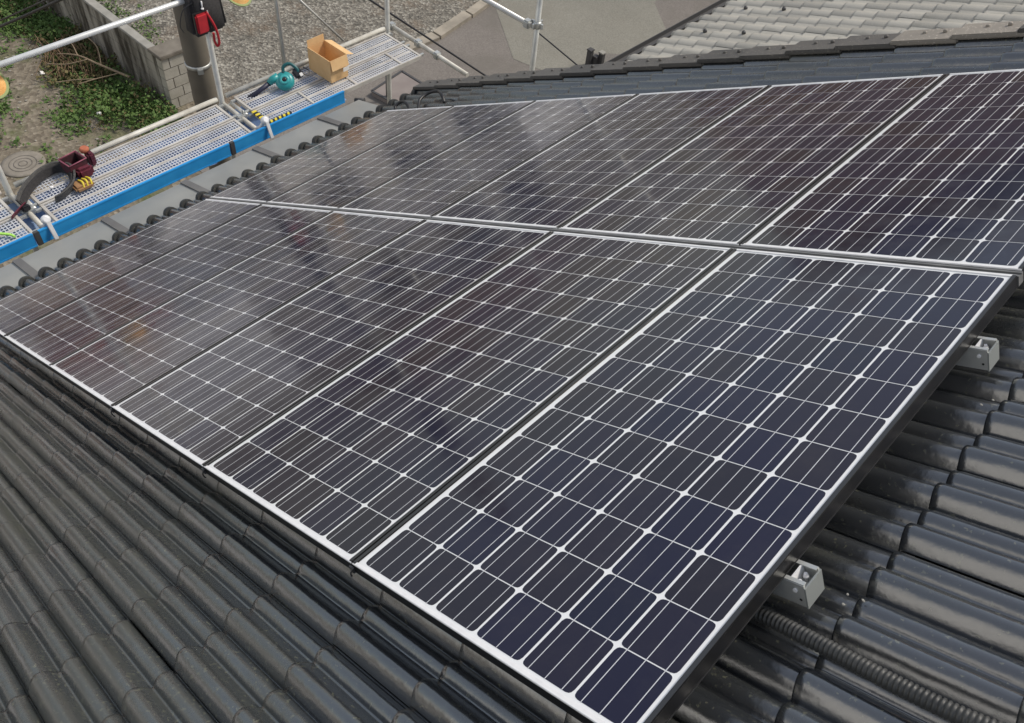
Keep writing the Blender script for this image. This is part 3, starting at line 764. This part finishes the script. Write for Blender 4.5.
# ------------------------------------------------------------ cardboard box
t = thing('cardboard_box', 'open brown cardboard box standing on the scaffold deck', 'cardboard box', (5.781, -2.207, ZD + .006), (0, 0, R(1)))
b = B(); W2, D2, H2 = .157, .098, .217
for a in ((-W2, -W2 + .004, -D2, D2), (W2 - .004, W2, -D2, D2), (-W2 + .004, W2 - .004, -D2, -D2 + .004), (-W2 + .004, W2 - .004, D2 - .004, D2)):
    box(b, a[0], a[1], a[2], a[3], 0, H2)
box(b, -W2 + .004, W2 - .004, -D2 + .004, D2 - .004, 0, .004)
obj('body', b, M_CARD, t)
def flap(hinge, axis, ang, size, mm=M_CARD):
    b = B(); box(b, *size); M = Matrix.Translation(hinge) @ Matrix.Rotation(ang, 4, axis)
    for v in b.verts: v.co = M @ v.co
    obj('flap', b, mm, t)
flap((-W2, 0, H2 + .001), 'Y', R(106), (0, .095, -D2 + .003, D2 - .003, 0, .003))
flap((W2, 0, H2 + .001), 'Y', R(-86), (0, .06, -D2 + .003, D2 - .003, 0, .003))
flap((0, -D2, H2 + .001), 'X', R(200), (-W2 + .003, W2 - .003, 0, .085, 0, .003))
flap((0, D2, H2 + .001), 'X', R(-96), (-W2 + .003, W2 - .003, 0, .05, 0, .003))
b = B(); box(b, -W2 - .034, -W2 - .0325, -.085, -.02, .085, .125); obj('paper_label', b, M_WHITE, t)

# ------------------------------------------------------------ blower
t = thing('leaf_blower', 'teal electric blower with a long black nozzle lying on the deck', 'blower', (5.835, -1.765, ZD + .05), (R(-24), R(-34), 0))
t.scale = (.98, .98, .98)
b = B()
Mb = Matrix.Translation((0, 0, .0))
lathe(b, [(.02, .0), (.072, .004), (.084, .018), (.086, .05), (.076, .072), (.05, .082), (.03, .084)], Mb, 30)
obj('fan_housing', b, M_TEAL, t)
b = B()
tube(b, [(.06, .03, .045), (.065, .09, .045), (.055, .135, .043)], [.040, .034, .026], 16); obj('outlet', b, M_TEAL, t)
b = B(); tube(b, [(.055, .13, .043), (.045, .24, .035), (.035, .37, .027)], [.022, .020, .026], 14); obj('nozzle', b, M_NAVY, t)
b = B(); lathe(b, [(.045, .078), (.045, .088), (.022, .092), (.02, .086)], Mb, 20); obj('intake_ring', b, mat('pale_teal', (.05, .36, .37), rough=.35), t)
b = B(); lathe(b, [(.019, .083), (.019, .094), (.008, .096)], Mb, 14); obj('hub', b, M_BLKP, t)
b = B(); tube(b, bez([(.045, -.02, .06), (.10, -.055, .085), (.09, -.12, .09), (.02, -.15, .07), (-.02, -.12, .05)], 6), .015, 10); obj('handle', b, mat('dark_teal', (.01, .10, .11), rough=.4), t)
b = B(); bbox(b, -.05, .045, -.175, -.095, .02, .075, .015); obj('motor_block', b, M_BLKP, t)
b = B(); tube(b, bez([(-.03, -.17, .05), (-.06, -.21, .03), (-.02, -.24, .012), (.03, -.21, .012)], 6), .005, 6); obj('cord', b, M_BLKP, t)
b = B(); bbox(b, -.052, -.02, -.17, -.14, .070, .080, .003); obj('switch', b, M_WHITE, t)

# ------------------------------------------------------------ tool belt and pouch
t = thing('tool_belt', 'padded grey tool belt looped on the deck with a maroon pouch', 'tool belt', (5.819, .371, ZD + .006))
t.scale = (1.0, 1.05, .9)
def band(bm, pts, w, th, mi=0, lean=0):
    pts = bez(pts, 8); n = len(pts); rows = []
    for i, p in enumerate(pts):
        d = (pts[min(i + 1, n - 1)] - pts[max(i - 1, 0)]); d.z = 0; d.normalize(); s = Vector((-d.y, d.x, 0))
        bot, top = p, p + Vector((0, 0, w)) + s * lean
        rows.append([bm.verts.new(q) for q in (bot - s * th, bot + s * th, top + s * th * .9, top - s * th * .9)])
    for a, c in zip(rows, rows[1:]):
        for k in range(4): f = bm.faces.new((a[k], a[(k + 1) % 4], c[(k + 1) % 4], c[k])); f.material_index = mi
    bm.faces.new(rows[0][::-1]); bm.faces.new(rows[-1])
b = B(); band(b, [(-.06, .30, 0), (.04, .22, 0), (.12, .12, 0), (.17, .02, 0), (.17, -.07, 0), (.10, -.12, 0), (.0, -.10, 0), (-.09, -.04, 0), (-.14, .05, 0), (-.15, .11, 0)], .085, .008, lean=.03)
o = obj('padding', b, M_GREYF, t)
b = B(); band(b, [(-.055, .295, .012), (.035, .215, .012), (.110, .115, .012), (.156, .018, .012), (.155, -.065, .012), (.095, -.106, .012), (.0, -.086, .012), (-.08, -.03, .012), (-.127, .055, .012)], .055, .008, lean=.02)
obj('lining', b, M_FABRIC, t)
b = B(); band(b, [(-.06, .29, .02), (-.09, .36, .01), (-.12, .42, .0)], .045, .006, lean=.02); obj('webbing', b, M_MAROON, t)
b = B(); bbox(b, -.12, -.07, .27, .33, .0, .05, .01); obj('buckle', b, M_BLKP, t)
b = B()   # pouch: tapered open box
for sx, (x0, x1, y0, y1) in enumerate([(.02, .03, -.26, -.12), (.14, .15, -.26, -.12), (.03, .14, -.26, -.25), (.03, .14, -.13, -.12), (.03, .14, -.25, -.13)]):
    box(b, x0, x1, y0, y1, 0, .02 if sx == 4 else .13)
Mp = Matrix.Translation((-.02, 0, 0)) @ Matrix.Rotation(R(8), 4, 'Z')
for v in b.verts: v.co = Mp @ v.co
bmesh.ops.subdivide_edges(b, edges=b.edges[:], cuts=2)
for v in b.verts: v.co += Vector((random.uniform(-1, 1), random.uniform(-1, 1), 0)) * .002
pz = obj('pouch', b, mat('black_maroon_canvas', (.035, .018, .022), (.085, .014, .024), rough=.8, scale=16), t)
b = B(); box(b, .032, .138, -.248, -.132, .03, .035, M=Mp); obj('pouch_inside', b, M_FABRIC, pz)
b = B()
for p, q in (((.018, -.262), (.152, -.262)), ((.152, -.262), (.152, -.118)), ((.152, -.118), (.018, -.118)), ((.018, -.118), (.018, -.262))):
    tube(b, [Mp @ Vector((*p, .131)), Mp @ Vector((*q, .131))], .005, 8)
obj('pouch_rim', b, mat('pinkish_piping', (.26, .07, .11), rough=.6), pz)
b = B(); bbox(b, -.05, .02, -.26, -.14, 0, .10, .02); obj('side_pouch', b, M_MAROON, t)
b = B(); bbox(b, .05, .14, -.33, -.28, 0, .13, .015); obj('holder', b, mat('dark_maroon', (.09, .015, .03), rough=.6), t)
b = B(); lathe(b, [(.03, .0), (.036, .03), (.024, .045)], Matrix.Translation((.12, -.29, .125)), 12); obj('glove_tip', b, M_ORANGE, t)
b = B(); bbox(b, -.17, -.06, -.19, -.05, 0, .05, .015); obj('leather_loop', b, M_TAN, t)
b = B()
for q in (-.17, -.14, -.11): tube(b, bez([(-.16, q, .03), (-.13, q - .01, .065), (-.08, q, .055)], 5), .007, 8)
obj('yellow_strap', b, M_YELLOW, t)
b = B(); lathe(b, [(.012, 0), (.016, .012), (.006, .02)], Matrix.Translation((.0, .06, .02)), 10); obj('snap', b, M_BRIGHT, t)

# ------------------------------------------------------------ hanging bag
t = thing('tool_bag', 'black tool bag with a red pocket and red strap hung on the guard rail', 'tool bag', (XO + .03, -1.235, 5.34))
b = B()
bx = B(); box(bx, -.085, .075, -.155, .145, 0, .36)
bmesh.ops.bevel(bx, geom=bx.edges[:], offset=.035, segments=3, affect='EDGES')
bmesh.ops.subdivide_edges(bx, edges=bx.edges[:], cuts=1)
for v in bx.verts:
    v.co.x *= 1 + .12 * math.sin(v.co.z * 14); v.co.y *= 1 + .05 * math.cos(v.co.z * 11); v.co.x += .004 * math.sin(v.co.y * 40)
merge(b, bx); obj('body', b, M_FABRIC, t, smooth=True)
b = B(); lathe(b, [(.10, .355), (.118, .37), (.118, .378), (.10, .38)], Matrix.Translation((0, 0, 0)) @ Matrix.Diagonal((.65, 1.15, 1, 1)), 24); obj('rim', b, M_BLKP, t)
b = B(); bbox(b, -.120, -.085, .030, .135, .05, .215, .014); rd = obj('pocket', b, M_RED, t)
b = B()
for q in ((.023, .028), (.137, .143)): bbox(b, -.105, -.083, q[0], q[1], .05, .22, .002)
bbox(b, -.105, -.083, .023, .143, .218, .226, .002); obj('trim', b, M_BLKP, rd)
b = B(); tube(b, bez([(-.09, .03, .22), (-.125, .0, .12), (-.125, -.02, .03), (-.11, -.03, -.07), (-.10, -.015, -.10), (-.095, -.0, -.06), (-.10, .0, .02)], 6), .010, 8); obj('strap', b, M_RED, t)
b = B()
for s in (-.11, .10): tube(b, bez([(-.02, s, .34), (.0, s * .9, .40), (.02, s, .32)], 5), .008, 8)
obj('hanger', b, M_BLKP, t)
b = B(); tube(b, bez([(-.07, .11, .30), (-.06, .20, .26), (-.04, .24, .14), (-.02, .21, .06)], 6), .004, 6); obj('cord', b, M_BLKP, t)
b = B(); tube(b, [(-.09, .05, .24), (-.09, .045, .30)], .006, 8); lathe(b, [(.012, 0), (.012, .01)], Matrix.Translation((-.093, .05, .235)), 8); obj('carabiner', b, M_BRIGHT, t)

# ------------------------------------------------------------ straw discs (hats) hanging on the rail
def hat(p, label):
    t = thing('straw_hat', label, 'straw hat', p, (R(0), R(-38), R(25)), 'straw hats hung on the guard rail')
    b = B(); lathe(b, [(.001, .055), (.04, .055), (.065, .045), (.075, .0), (.128, -.012), (.130, -.017), (.075, -.006), (.0, .0)], None, 32); obj('hat_body', b, M_STRAW, t)
    b = B(); lathe(b, [(.128, -.019), (.134, -.017), (.134, -.010), (.128, -.009)], None, 32); obj('brim_binding', b, mat('green_binding', (.25, .30, .12), rough=.7), t)
hat((XO + .06, .479, 5.53), 'orange straw hat at the left picture edge under the white rail')
hat((XO + .06, -1.588, 5.55), 'orange straw hat at the top edge, right of the black hanging bag')

# ------------------------------------------------------------ utility pole
t = thing('utility_pole', 'brown concrete utility pole rising behind the hanging bag', 'utility pole', (7.62, -1.89, 0))
b = B(); tube(b, [(0, 0, 0), (0, 0, 4.05), (0, 0, 9)], [.142, .126, .11], 24); obj('pole_shaft', b, M_POLE, t)
b = B(); lathe(b, [(.127, -.02), (.134, -.018), (.134, .018), (.126, .02)], Matrix.Translation((0, 0, 4.05)), 24)
bbox(b, -.19, -.15, -.03, .03, -.03, .03, .005, M=Matrix.Translation((0, 0, 4.05)) @ Matrix.Rotation(R(-25), 4, 'Z')); obj('steel_band', b, M_GALV, t)
b = B(); tube(b, [(-.03, -.175, 0), (-.03, -.16, 6)], .012, 8); obj('conduit_pipe', b, mat('pale_conduit', (.32, .32, .31), rough=.6), t)

# ------------------------------------------------------------ block wall
t = thing('block_wall', 'weathered concrete block wall between the weedy plot and the gravel', 'wall', (12.65, -3.87, 0))
def wall_material():
    M = bpy.data.materials.new('stained_block_wall'); M.use_nodes = True; tt = M.node_tree; p = tt.nodes['Principled BSDF']; p.inputs['Roughness'].default_value = .92
    co = N(tt, 'ShaderNodeTexCoord'); mp = N(tt, 'ShaderNodeMapping'); mp.inputs['Scale'].default_value = (2.2, 1, .35)
    n = N(tt, 'ShaderNodeTexNoise'); n.inputs['Scale'].default_value = 2.4; n.inputs['Detail'].default_value = 7; n.inputs['Roughness'].default_value = .6
    r = N(tt, 'ShaderNodeValToRGB'); r.color_ramp.elements[0].position = .40; r.color_ramp.elements[0].color = (.06, .052, .038, 1)
    r.color_ramp.elements[1].position = .62; r.color_ramp.elements[1].color = (.34, .32, .275, 1)
    tt.links.new(co.outputs['Object'], mp.inputs[0]); tt.links.new(mp.outputs[0], n.inputs[0]); tt.links.new(n.outputs[0], r.inputs[0]); tt.links.new(r.outputs[0], p.inputs['Base Color'])
    n2 = N(tt, 'ShaderNodeTexNoise'); n2.inputs['Scale'].default_value = 30; b_ = N(tt, 'ShaderNodeBump'); b_.inputs['Strength'].default_value = .4; b_.inputs['Distance'].default_value = .01
    tt.links.new(co.outputs['Object'], n2.inputs[0]); tt.links.new(n2.outputs[0], b_.inputs['Height']); tt.links.new(b_.outputs[0], p.inputs['Normal'])
    return M
M_WALL = wall_material()
b = B(); rowh = .2
for r_ in range(5):
    x = .18; off = .2 if r_ % 2 else 0
    xs = [.18] + [.18 + off + .4 * i for i in range(1, 21)]
    for a, c in zip(xs, xs[1:]): bbox(b, a + .003, c - .003, -.075, .06 + random.uniform(-.002, .002), r_ * rowh * .95 + .002, (r_ + 1) * rowh * .95 - .003, .004)
obj('blocks', b, M_WALL, t)
b = B(); box(b, .185, 8.1, -.066, .052, 0, .948); obj('mortar', b, M_CONCD, t)
b = B(); bbox(b, .18, 8.2, -.085, .072, .953, 1.0, .008); obj('coping', b, M_CONC, t)
b = B()
for r_ in range(5):
    for (ya, yb) in ([(-.50, -.22), (-.21, .06)] if r_ % 2 else [(-.50, -.36), (-.35, -.08), (-.07, .06)]):
        bbox(b, 0, .175, ya, yb, r_ * .19 + .002, (r_ + 1) * .19 - .004, .004)
obj('end_pier', b, mat('pale_block', (.36, .34, .29), (.44, .42, .37), rough=.9, scale=6, bump=.3, bscale=30), t)
b = B(); box(b, .004, .171, -.496, .056, 0, .94); obj('pier_mortar', b, M_CONCD, t)
b = B(); bbox(b, -.03, .36, -.53, .085, .955, 1.02, .01); obj('pier_cap', b, M_CONCD, t)

# weeds along the wall: leaf-sized faces
def leaf(bm, p, s, mi):
    a = random.uniform(0, 6.28); d = Vector((math.cos(a), math.sin(a), random.uniform(-.2, 1.1))).normalized(); sd_ = d.orthogonal().normalized() * s * random.uniform(.18, .4)
    vs = [bm.verts.new(q) for q in (p, p + d * s * .5 + sd_, p + d * s, p + d * s * .5 - sd_)]
    bm.faces.new(vs).material_index = mi
b = B()
def dens(x, y):
    return math.exp(-((y + 3.35 + .25 * math.sin(x * 1.7)) / .40) ** 2)
cl = []
for _ in range(2600):
    x = random.uniform(12.3, 18.5) ; y = random.uniform(-3.78, -2.2)
    if random.random() > dens(x, y): continue
    hh = random.uniform(.05, .30) * (.6 + .6 * math.sin(x * 2.3) ** 2) * (1.25 if x < 13.7 else .8); brown = 1 if (14.1 < x < 15.6 and random.random() < .65) or random.random() < .16 else 0
    cl.append((x, y, hh, brown))
for _ in range(45):
    x = random.uniform(12.2, 18); y = random.uniform(-3.2, -.2); cl.append((x, y, .05, 0 if random.random() < .7 else 1))
for (x0, y0, n0) in ((13.55, -2.35, 14), (14.5, -1.6, 10), (13.2, -2.3, 6), (13.9, -1.1, 8), (17.6, -2.6, 50)):
    for _ in range(n0): cl.append((random.gauss(x0, .14 if n0 < 40 else .5), random.gauss(y0, .12 if n0 < 40 else .4), .06, 0))
for x, y, hh, br in cl:
    for _ in range(26):
        p = Vector((x + random.gauss(0, .07), y + random.gauss(0, .07), abs(random.gauss(0, .5)) * hh))
        if p.y < -3.79: p.y = -3.78
        leaf(b, p, random.uniform(.03, .085), br)
o = obj('weeds', b, [M_GREEN1, M_GREEN2]); tag(o, 'green and brown weeds growing along the foot of the block wall', 'weeds', kind='stuff')
# moss tufts in the gravel near the wall top
b = B()
for _ in range(130):
    x = random.gauss(16.2, .9); y = random.gauss(-4.6, .3)
    if y > -4.0: continue
    for _ in range(12): leaf(b, Vector((x + random.gauss(0, .06), y + random.gauss(0, .06), random.uniform(0, .06))), .05, 0)
o = obj('grass_tufts', b, [M_GREEN1]); tag(o, 'small green grass tufts at the edge of the gravel behind the wall', 'grass', kind='stuff')
# scattered stones on the gravel and dirt
b = B()
for _ in range(1300):
    if random.random() < .88: x, y = random.uniform(11.7, 19), random.uniform(-12, -4.5)
    else: x, y = random.uniform(12.2, 17.5), random.uniform(-3.2, 0)
    s = random.uniform(.012, .034)
    M = Matrix.Translation((x, y, s * .4)) @ Matrix.Rotation(random.uniform(0, 3), 4, 'Z') @ Matrix.Diagonal((s * random.uniform(.7, 1.5), s, s * .55, 1))
    c = B(); bmesh.ops.create_icosphere(c, subdivisions=1, radius=1); merge(b, c, M)
o = obj('stones', b, mat('pale_stone', (.24, .225, .19), (.36, .34, .30), rough=.9, scale=1.5)); tag(o, 'pale loose stones scattered over the gravel and dirt', 'stones', kind='stuff')
# dead branches
t = thing('dead_branch', 'bare forked dead branch lying over the weeds by the wall', 'branch', (14.0, -3.2, .1))
b = B()
tube(b, bez([(-.55, -.35, .25), (.05, -.12, .30), (.55, .0, .28), (.95, .20, .20)], 6), [.024 - .0008 * i for i in range(19)], 7); ln = obj('limb', b, M_WOOD, t)
b = B()
for q in ([(.0, -.14, .30), (.35, -.30, .42), (.75, -.34, .42)], [(-.35, -.28, .26), (-.2, .10, .22), (-.1, .38, .18)], [(.3, -.05, .3), (.55, .25, .2), (.9, .45, .12)], [(.55, 0, .28), (.95, -.1, .3), (1.2, -.05, .28)], [(-.2, .1, .22), (.1, .35, .15), (.3, .6, .1)]):
    tube(b, bez(q, 5), .010, 6)
obj('twigs', b, M_WOOD, t)
# brown dry brush
b = B()
for _ in range(70):
    x, y = random.gauss(14.9, .35), random.gauss(-3.25, .22); a = random.uniform(0, 6.28); l_ = random.uniform(.2, .5)
    tube(b, [(x, y, .05), (x + math.cos(a) * l_ * .6, y + abs(math.sin(a)) * l_ * .5, .2 + random.uniform(0, .15)), (x + math.cos(a) * l_, y + abs(math.sin(a)) * l_, .12)], .006, 4, caps=False)
o = obj('dry_brush', b, mat('brown_twig', (.17, .10, .06), (.24, .16, .10), rough=.9)); tag(o, 'tangle of dry brown twigs among the weeds', 'brush', kind='stuff')
# manhole
t = thing('manhole_cover', 'round iron manhole cover set in the dirt plot', 'manhole cover', (12.83, -1.20, 0))
b = B(); lathe(b, [(.27, .0), (.335, .0), (.335, .022), (.27, .022)], None, 40); obj('ring', b, mat('ring_concrete', (.2, .18, .15), (.26, .235, .2), rough=.9), t)
b = B(); lathe(b, [(.0, .02), (.255, .02), (.262, .012)], None, 40)
for i in range(3):
    r0 = .06 + i * .07; lathe(b, [(r0, .02), (r0, .027), (r0 + .012, .027), (r0 + .012, .02)], None, 32)
obj('lid', b, M_MANHOLE, t)
# litter
for x, y, lb in ((14.9, -2.62, 'scrap of white litter on the weeds by the block wall'), (13.2, -2.75, 'small white litter scrap in the weeds beside the dirt'),):
    b = B(); bmesh.ops.create_icosphere(b, subdivisions=2, radius=.05)
    for v in b.verts: v.co = Vector((v.co.x * 1.2, v.co.y * .8, v.co.z * .4)) + Vector((random.uniform(-1, 1), random.uniform(-1, 1), 0)) * .008
    o = obj('litter', b, M_WHITE); o.location = (x, y, .09); tag(o, lb, 'litter')

# ------------------------------------------------------------ overhead cables, small yard things
def cable(p, q, sag, r, label, m_=M_BLKP):
    p, q = Vector(p), Vector(q); pts = []
    for i in range(25):
        t_ = i / 24; c = p.lerp(q, t_); c.z -= sag * 4 * t_ * (1 - t_); pts.append(c)
    b = B(); tube(b, pts, r, 6); o = obj('cable', b, m_, loc=p); tag(o, label, 'cable')
def pix(x, y, z):
    """point at height z seen at a pixel of the 1024 x 723 photograph: used once to find real positions"""
    d = Vector([Rw[i][0] * (x - 512) / 850.48 + Rw[i][1] * (y - 361.5) / 850.48 + Rw[i][2] for i in range(3)])
    c = Vector((-0.0376922, 2.0172276, 9.2)); return c + d * ((z - c.z) / d.z)
a_, b_ = pix(370, 0, 4.5), pix(486, 76, 4.0); d_ = b_ - a_
cable(a_ - d_ * 1.5, b_ + d_ * .5, .0, .012, 'thin dark cable crossing the gravel toward the verge')
a_, b_ = pix(535, 30, 3), pix(577, 65, 3); d_ = b_ - a_
cable(a_ - d_ * .3, b_ + d_ * .6, .0, .011, 'thin dark cable below the post behind the verge')
a_, b_ = pix(0, 22, 3.6), pix(58, -4, 4.2); d_ = b_ - a_
cable(a_ - d_ * 2, b_ + d_ * 2, .05, .016, 'dark overhead cable across the top left corner')
a_, b_ = pix(0, 16, 3.6), pix(48, -6, 4.2); d_ = b_ - a_
cable(a_ - d_ * 2, b_ + d_ * 2, .05, .010, 'thinner dark overhead cable at the top left corner')
# stub posts by the paving
for (px, py, h_, m_, lb) in ((588, 66, .34, M_DKGREY, 'tall dark stub post on the paving, leftmost of three'), (594, 66, .2, M_DKGREY, 'short dark stub post on the paving, between two others'), (600, 66, .28, M_CONC, 'pale-topped stub post on the paving, rightmost of three')):
    c = pix(px, py, 0); t = thing('stub_post', lb, 'post', c, group='stub posts on the paving')
    b = B(); bbox(b, -.05, .05, -.05, .05, 0, h_, .008); obj('shaft', b, M_DKGREY, t)
    b = B(); bbox(b, -.06, .06, -.06, .06, h_ + .001, h_ + .03, .006); obj('cap', b, m_, t)
# concrete pad and pipe by the house corner
cs = [pix(372, 96, 0), pix(402, 76, 0), pix(423, 89, 0), pix(398, 110, 0)]
b = B(); poly(b, [(p.x, p.y) for p in cs], 0, .10); o = obj('concrete_pad', b, mat('mauve_pad', (.22, .19, .18), (.26, .23, .215), rough=.9, scale=3), loc=(cs[0].x, cs[0].y, 0)); tag(o, 'low concrete pad beside the roof corner, below the end of the deck', 'concrete pad')
b = B()
for p, q in zip(cs, cs[1:] + cs[:1]):
    d = (q - p).normalized() * .02; n_ = Vector((-d.y, d.x, 0)) * 1.1
    poly(b, [((p + n_).x, (p + n_).y), ((q + n_).x, (q + n_).y), ((q - n_).x, (q - n_).y), ((p - n_).x, (p - n_).y)], .101, .115)
o.name = 'concrete_pad'; e_ = obj('edge_strip', b, M_DKGREY, o, world=True)
c = pix(388, 101, 0)
b = B(); tube(b, [(0, 0, 0), (0, 0, .8)], .035, 12); o = obj('drain_pipe', b, mat('grey_pvc', (.17, .165, .16), rough=.6)); o.location = c; tag(o, 'upright grey pipe beside the roof corner and the concrete pad', 'pipe')

# ------------------------------------------------------------ neighbour's house
NTH = R(22); NP = Vector((4.46, 0, 4.35))
nh = thing('house', "neighbouring house with a pale silver-grey tiled roof at the top right", 'house', NP, (0, NTH, 0))
NPER, NCL = .27, .24
def nwave(t):
    return .030 * math.sin(math.pi * min(1, t / .55)) ** .8 if t < .55 else -.012 * math.sin(math.pi * (t - .55) / .45)
b = B(); lay = b.verts.layers.float.new('tint')
NT = [0, .04, .1, .18, .27, .36, .45, .51, .55, .65, .77, .9, .995]
for k in range(-24, 1):
    u1 = NCL * k; u0 = u1 - NCL - .02
    for j in range(0, 26):
        ya = -4.6 - j * NPER; tint = random.random(); dz = random.uniform(-.002, .002)
        rows = []
        for u, lf in ((u0, 0), (u1 - .02, .017), (u1, .014), (u1, -.012)):
            row = []
            for t_ in NT:
                v = b.verts.new((u, ya - t_ * NPER, nwave(t_) + lf + dz)); v[lay] = tint; row.append(v)
            rows.append(row)
        for r0, r1 in zip(rows, rows[1:]):
            for i in range(len(r0) - 1):
                f = b.faces.new((r0[i], r0[i + 1], r1[i + 1], r1[i])); f.smooth = True
nr = obj('roof_tiles', b, M_NTILE, nh)
b = B(); lay = b.verts.layers.float.new('tint')
for j in range(26):
    lathe(b, [(.05, -.03), (.055, .02), (.05, .04), (.02, .045)], Matrix.Translation((0, -4.6 - j * NPER - .27 * NPER, -.018)) @ Matrix.Rotation(R(90), 4, 'Y'), 14)
obj('eave_caps', b, M_NTILE, nr)
b = B(); box(b, -6, -.08, -11.7, -4.56, -.16, -.035); obj('roof_deck', b, M_DKGREY, nh)
for k in (-1.6, -3.6):
    for j in range(5, 18, 3):
        b = B(); lathe(b, [(.022, 0), (.023, .022), (.012, .038)], Matrix.Translation((k * NCL, -4.6 - (j + .27) * NPER, .035)), 10); obj('snow_guard', b, M_DKGREY, nh)
b = B(); box(b, -2, 3.9, -11.3, -5.0, 0, 4.2); obj('wall', b, M_PLASTER, nh, world=True)
b = B(); g_ = [(-.055, .0), (-.05, -.06), (.05, -.06), (.055, .0), (.047, .0), (.043, -.052), (-.043, -.052), (-.047, .0)]
ra = [b.verts.new((4.62 + x, -4.5, 4.27 + z)) for x, z in g_]; rb = [b.verts.new((4.62 + x, -11.8, 4.27 + z)) for x, z in g_]
for i in range(8): b.faces.new((ra[i], ra[(i + 1) % 8], rb[(i + 1) % 8], rb[i]))
b.faces.new(ra); b.faces.new(rb[::-1]); obj('gutter', b, M_DKGREY, nh, world=True)
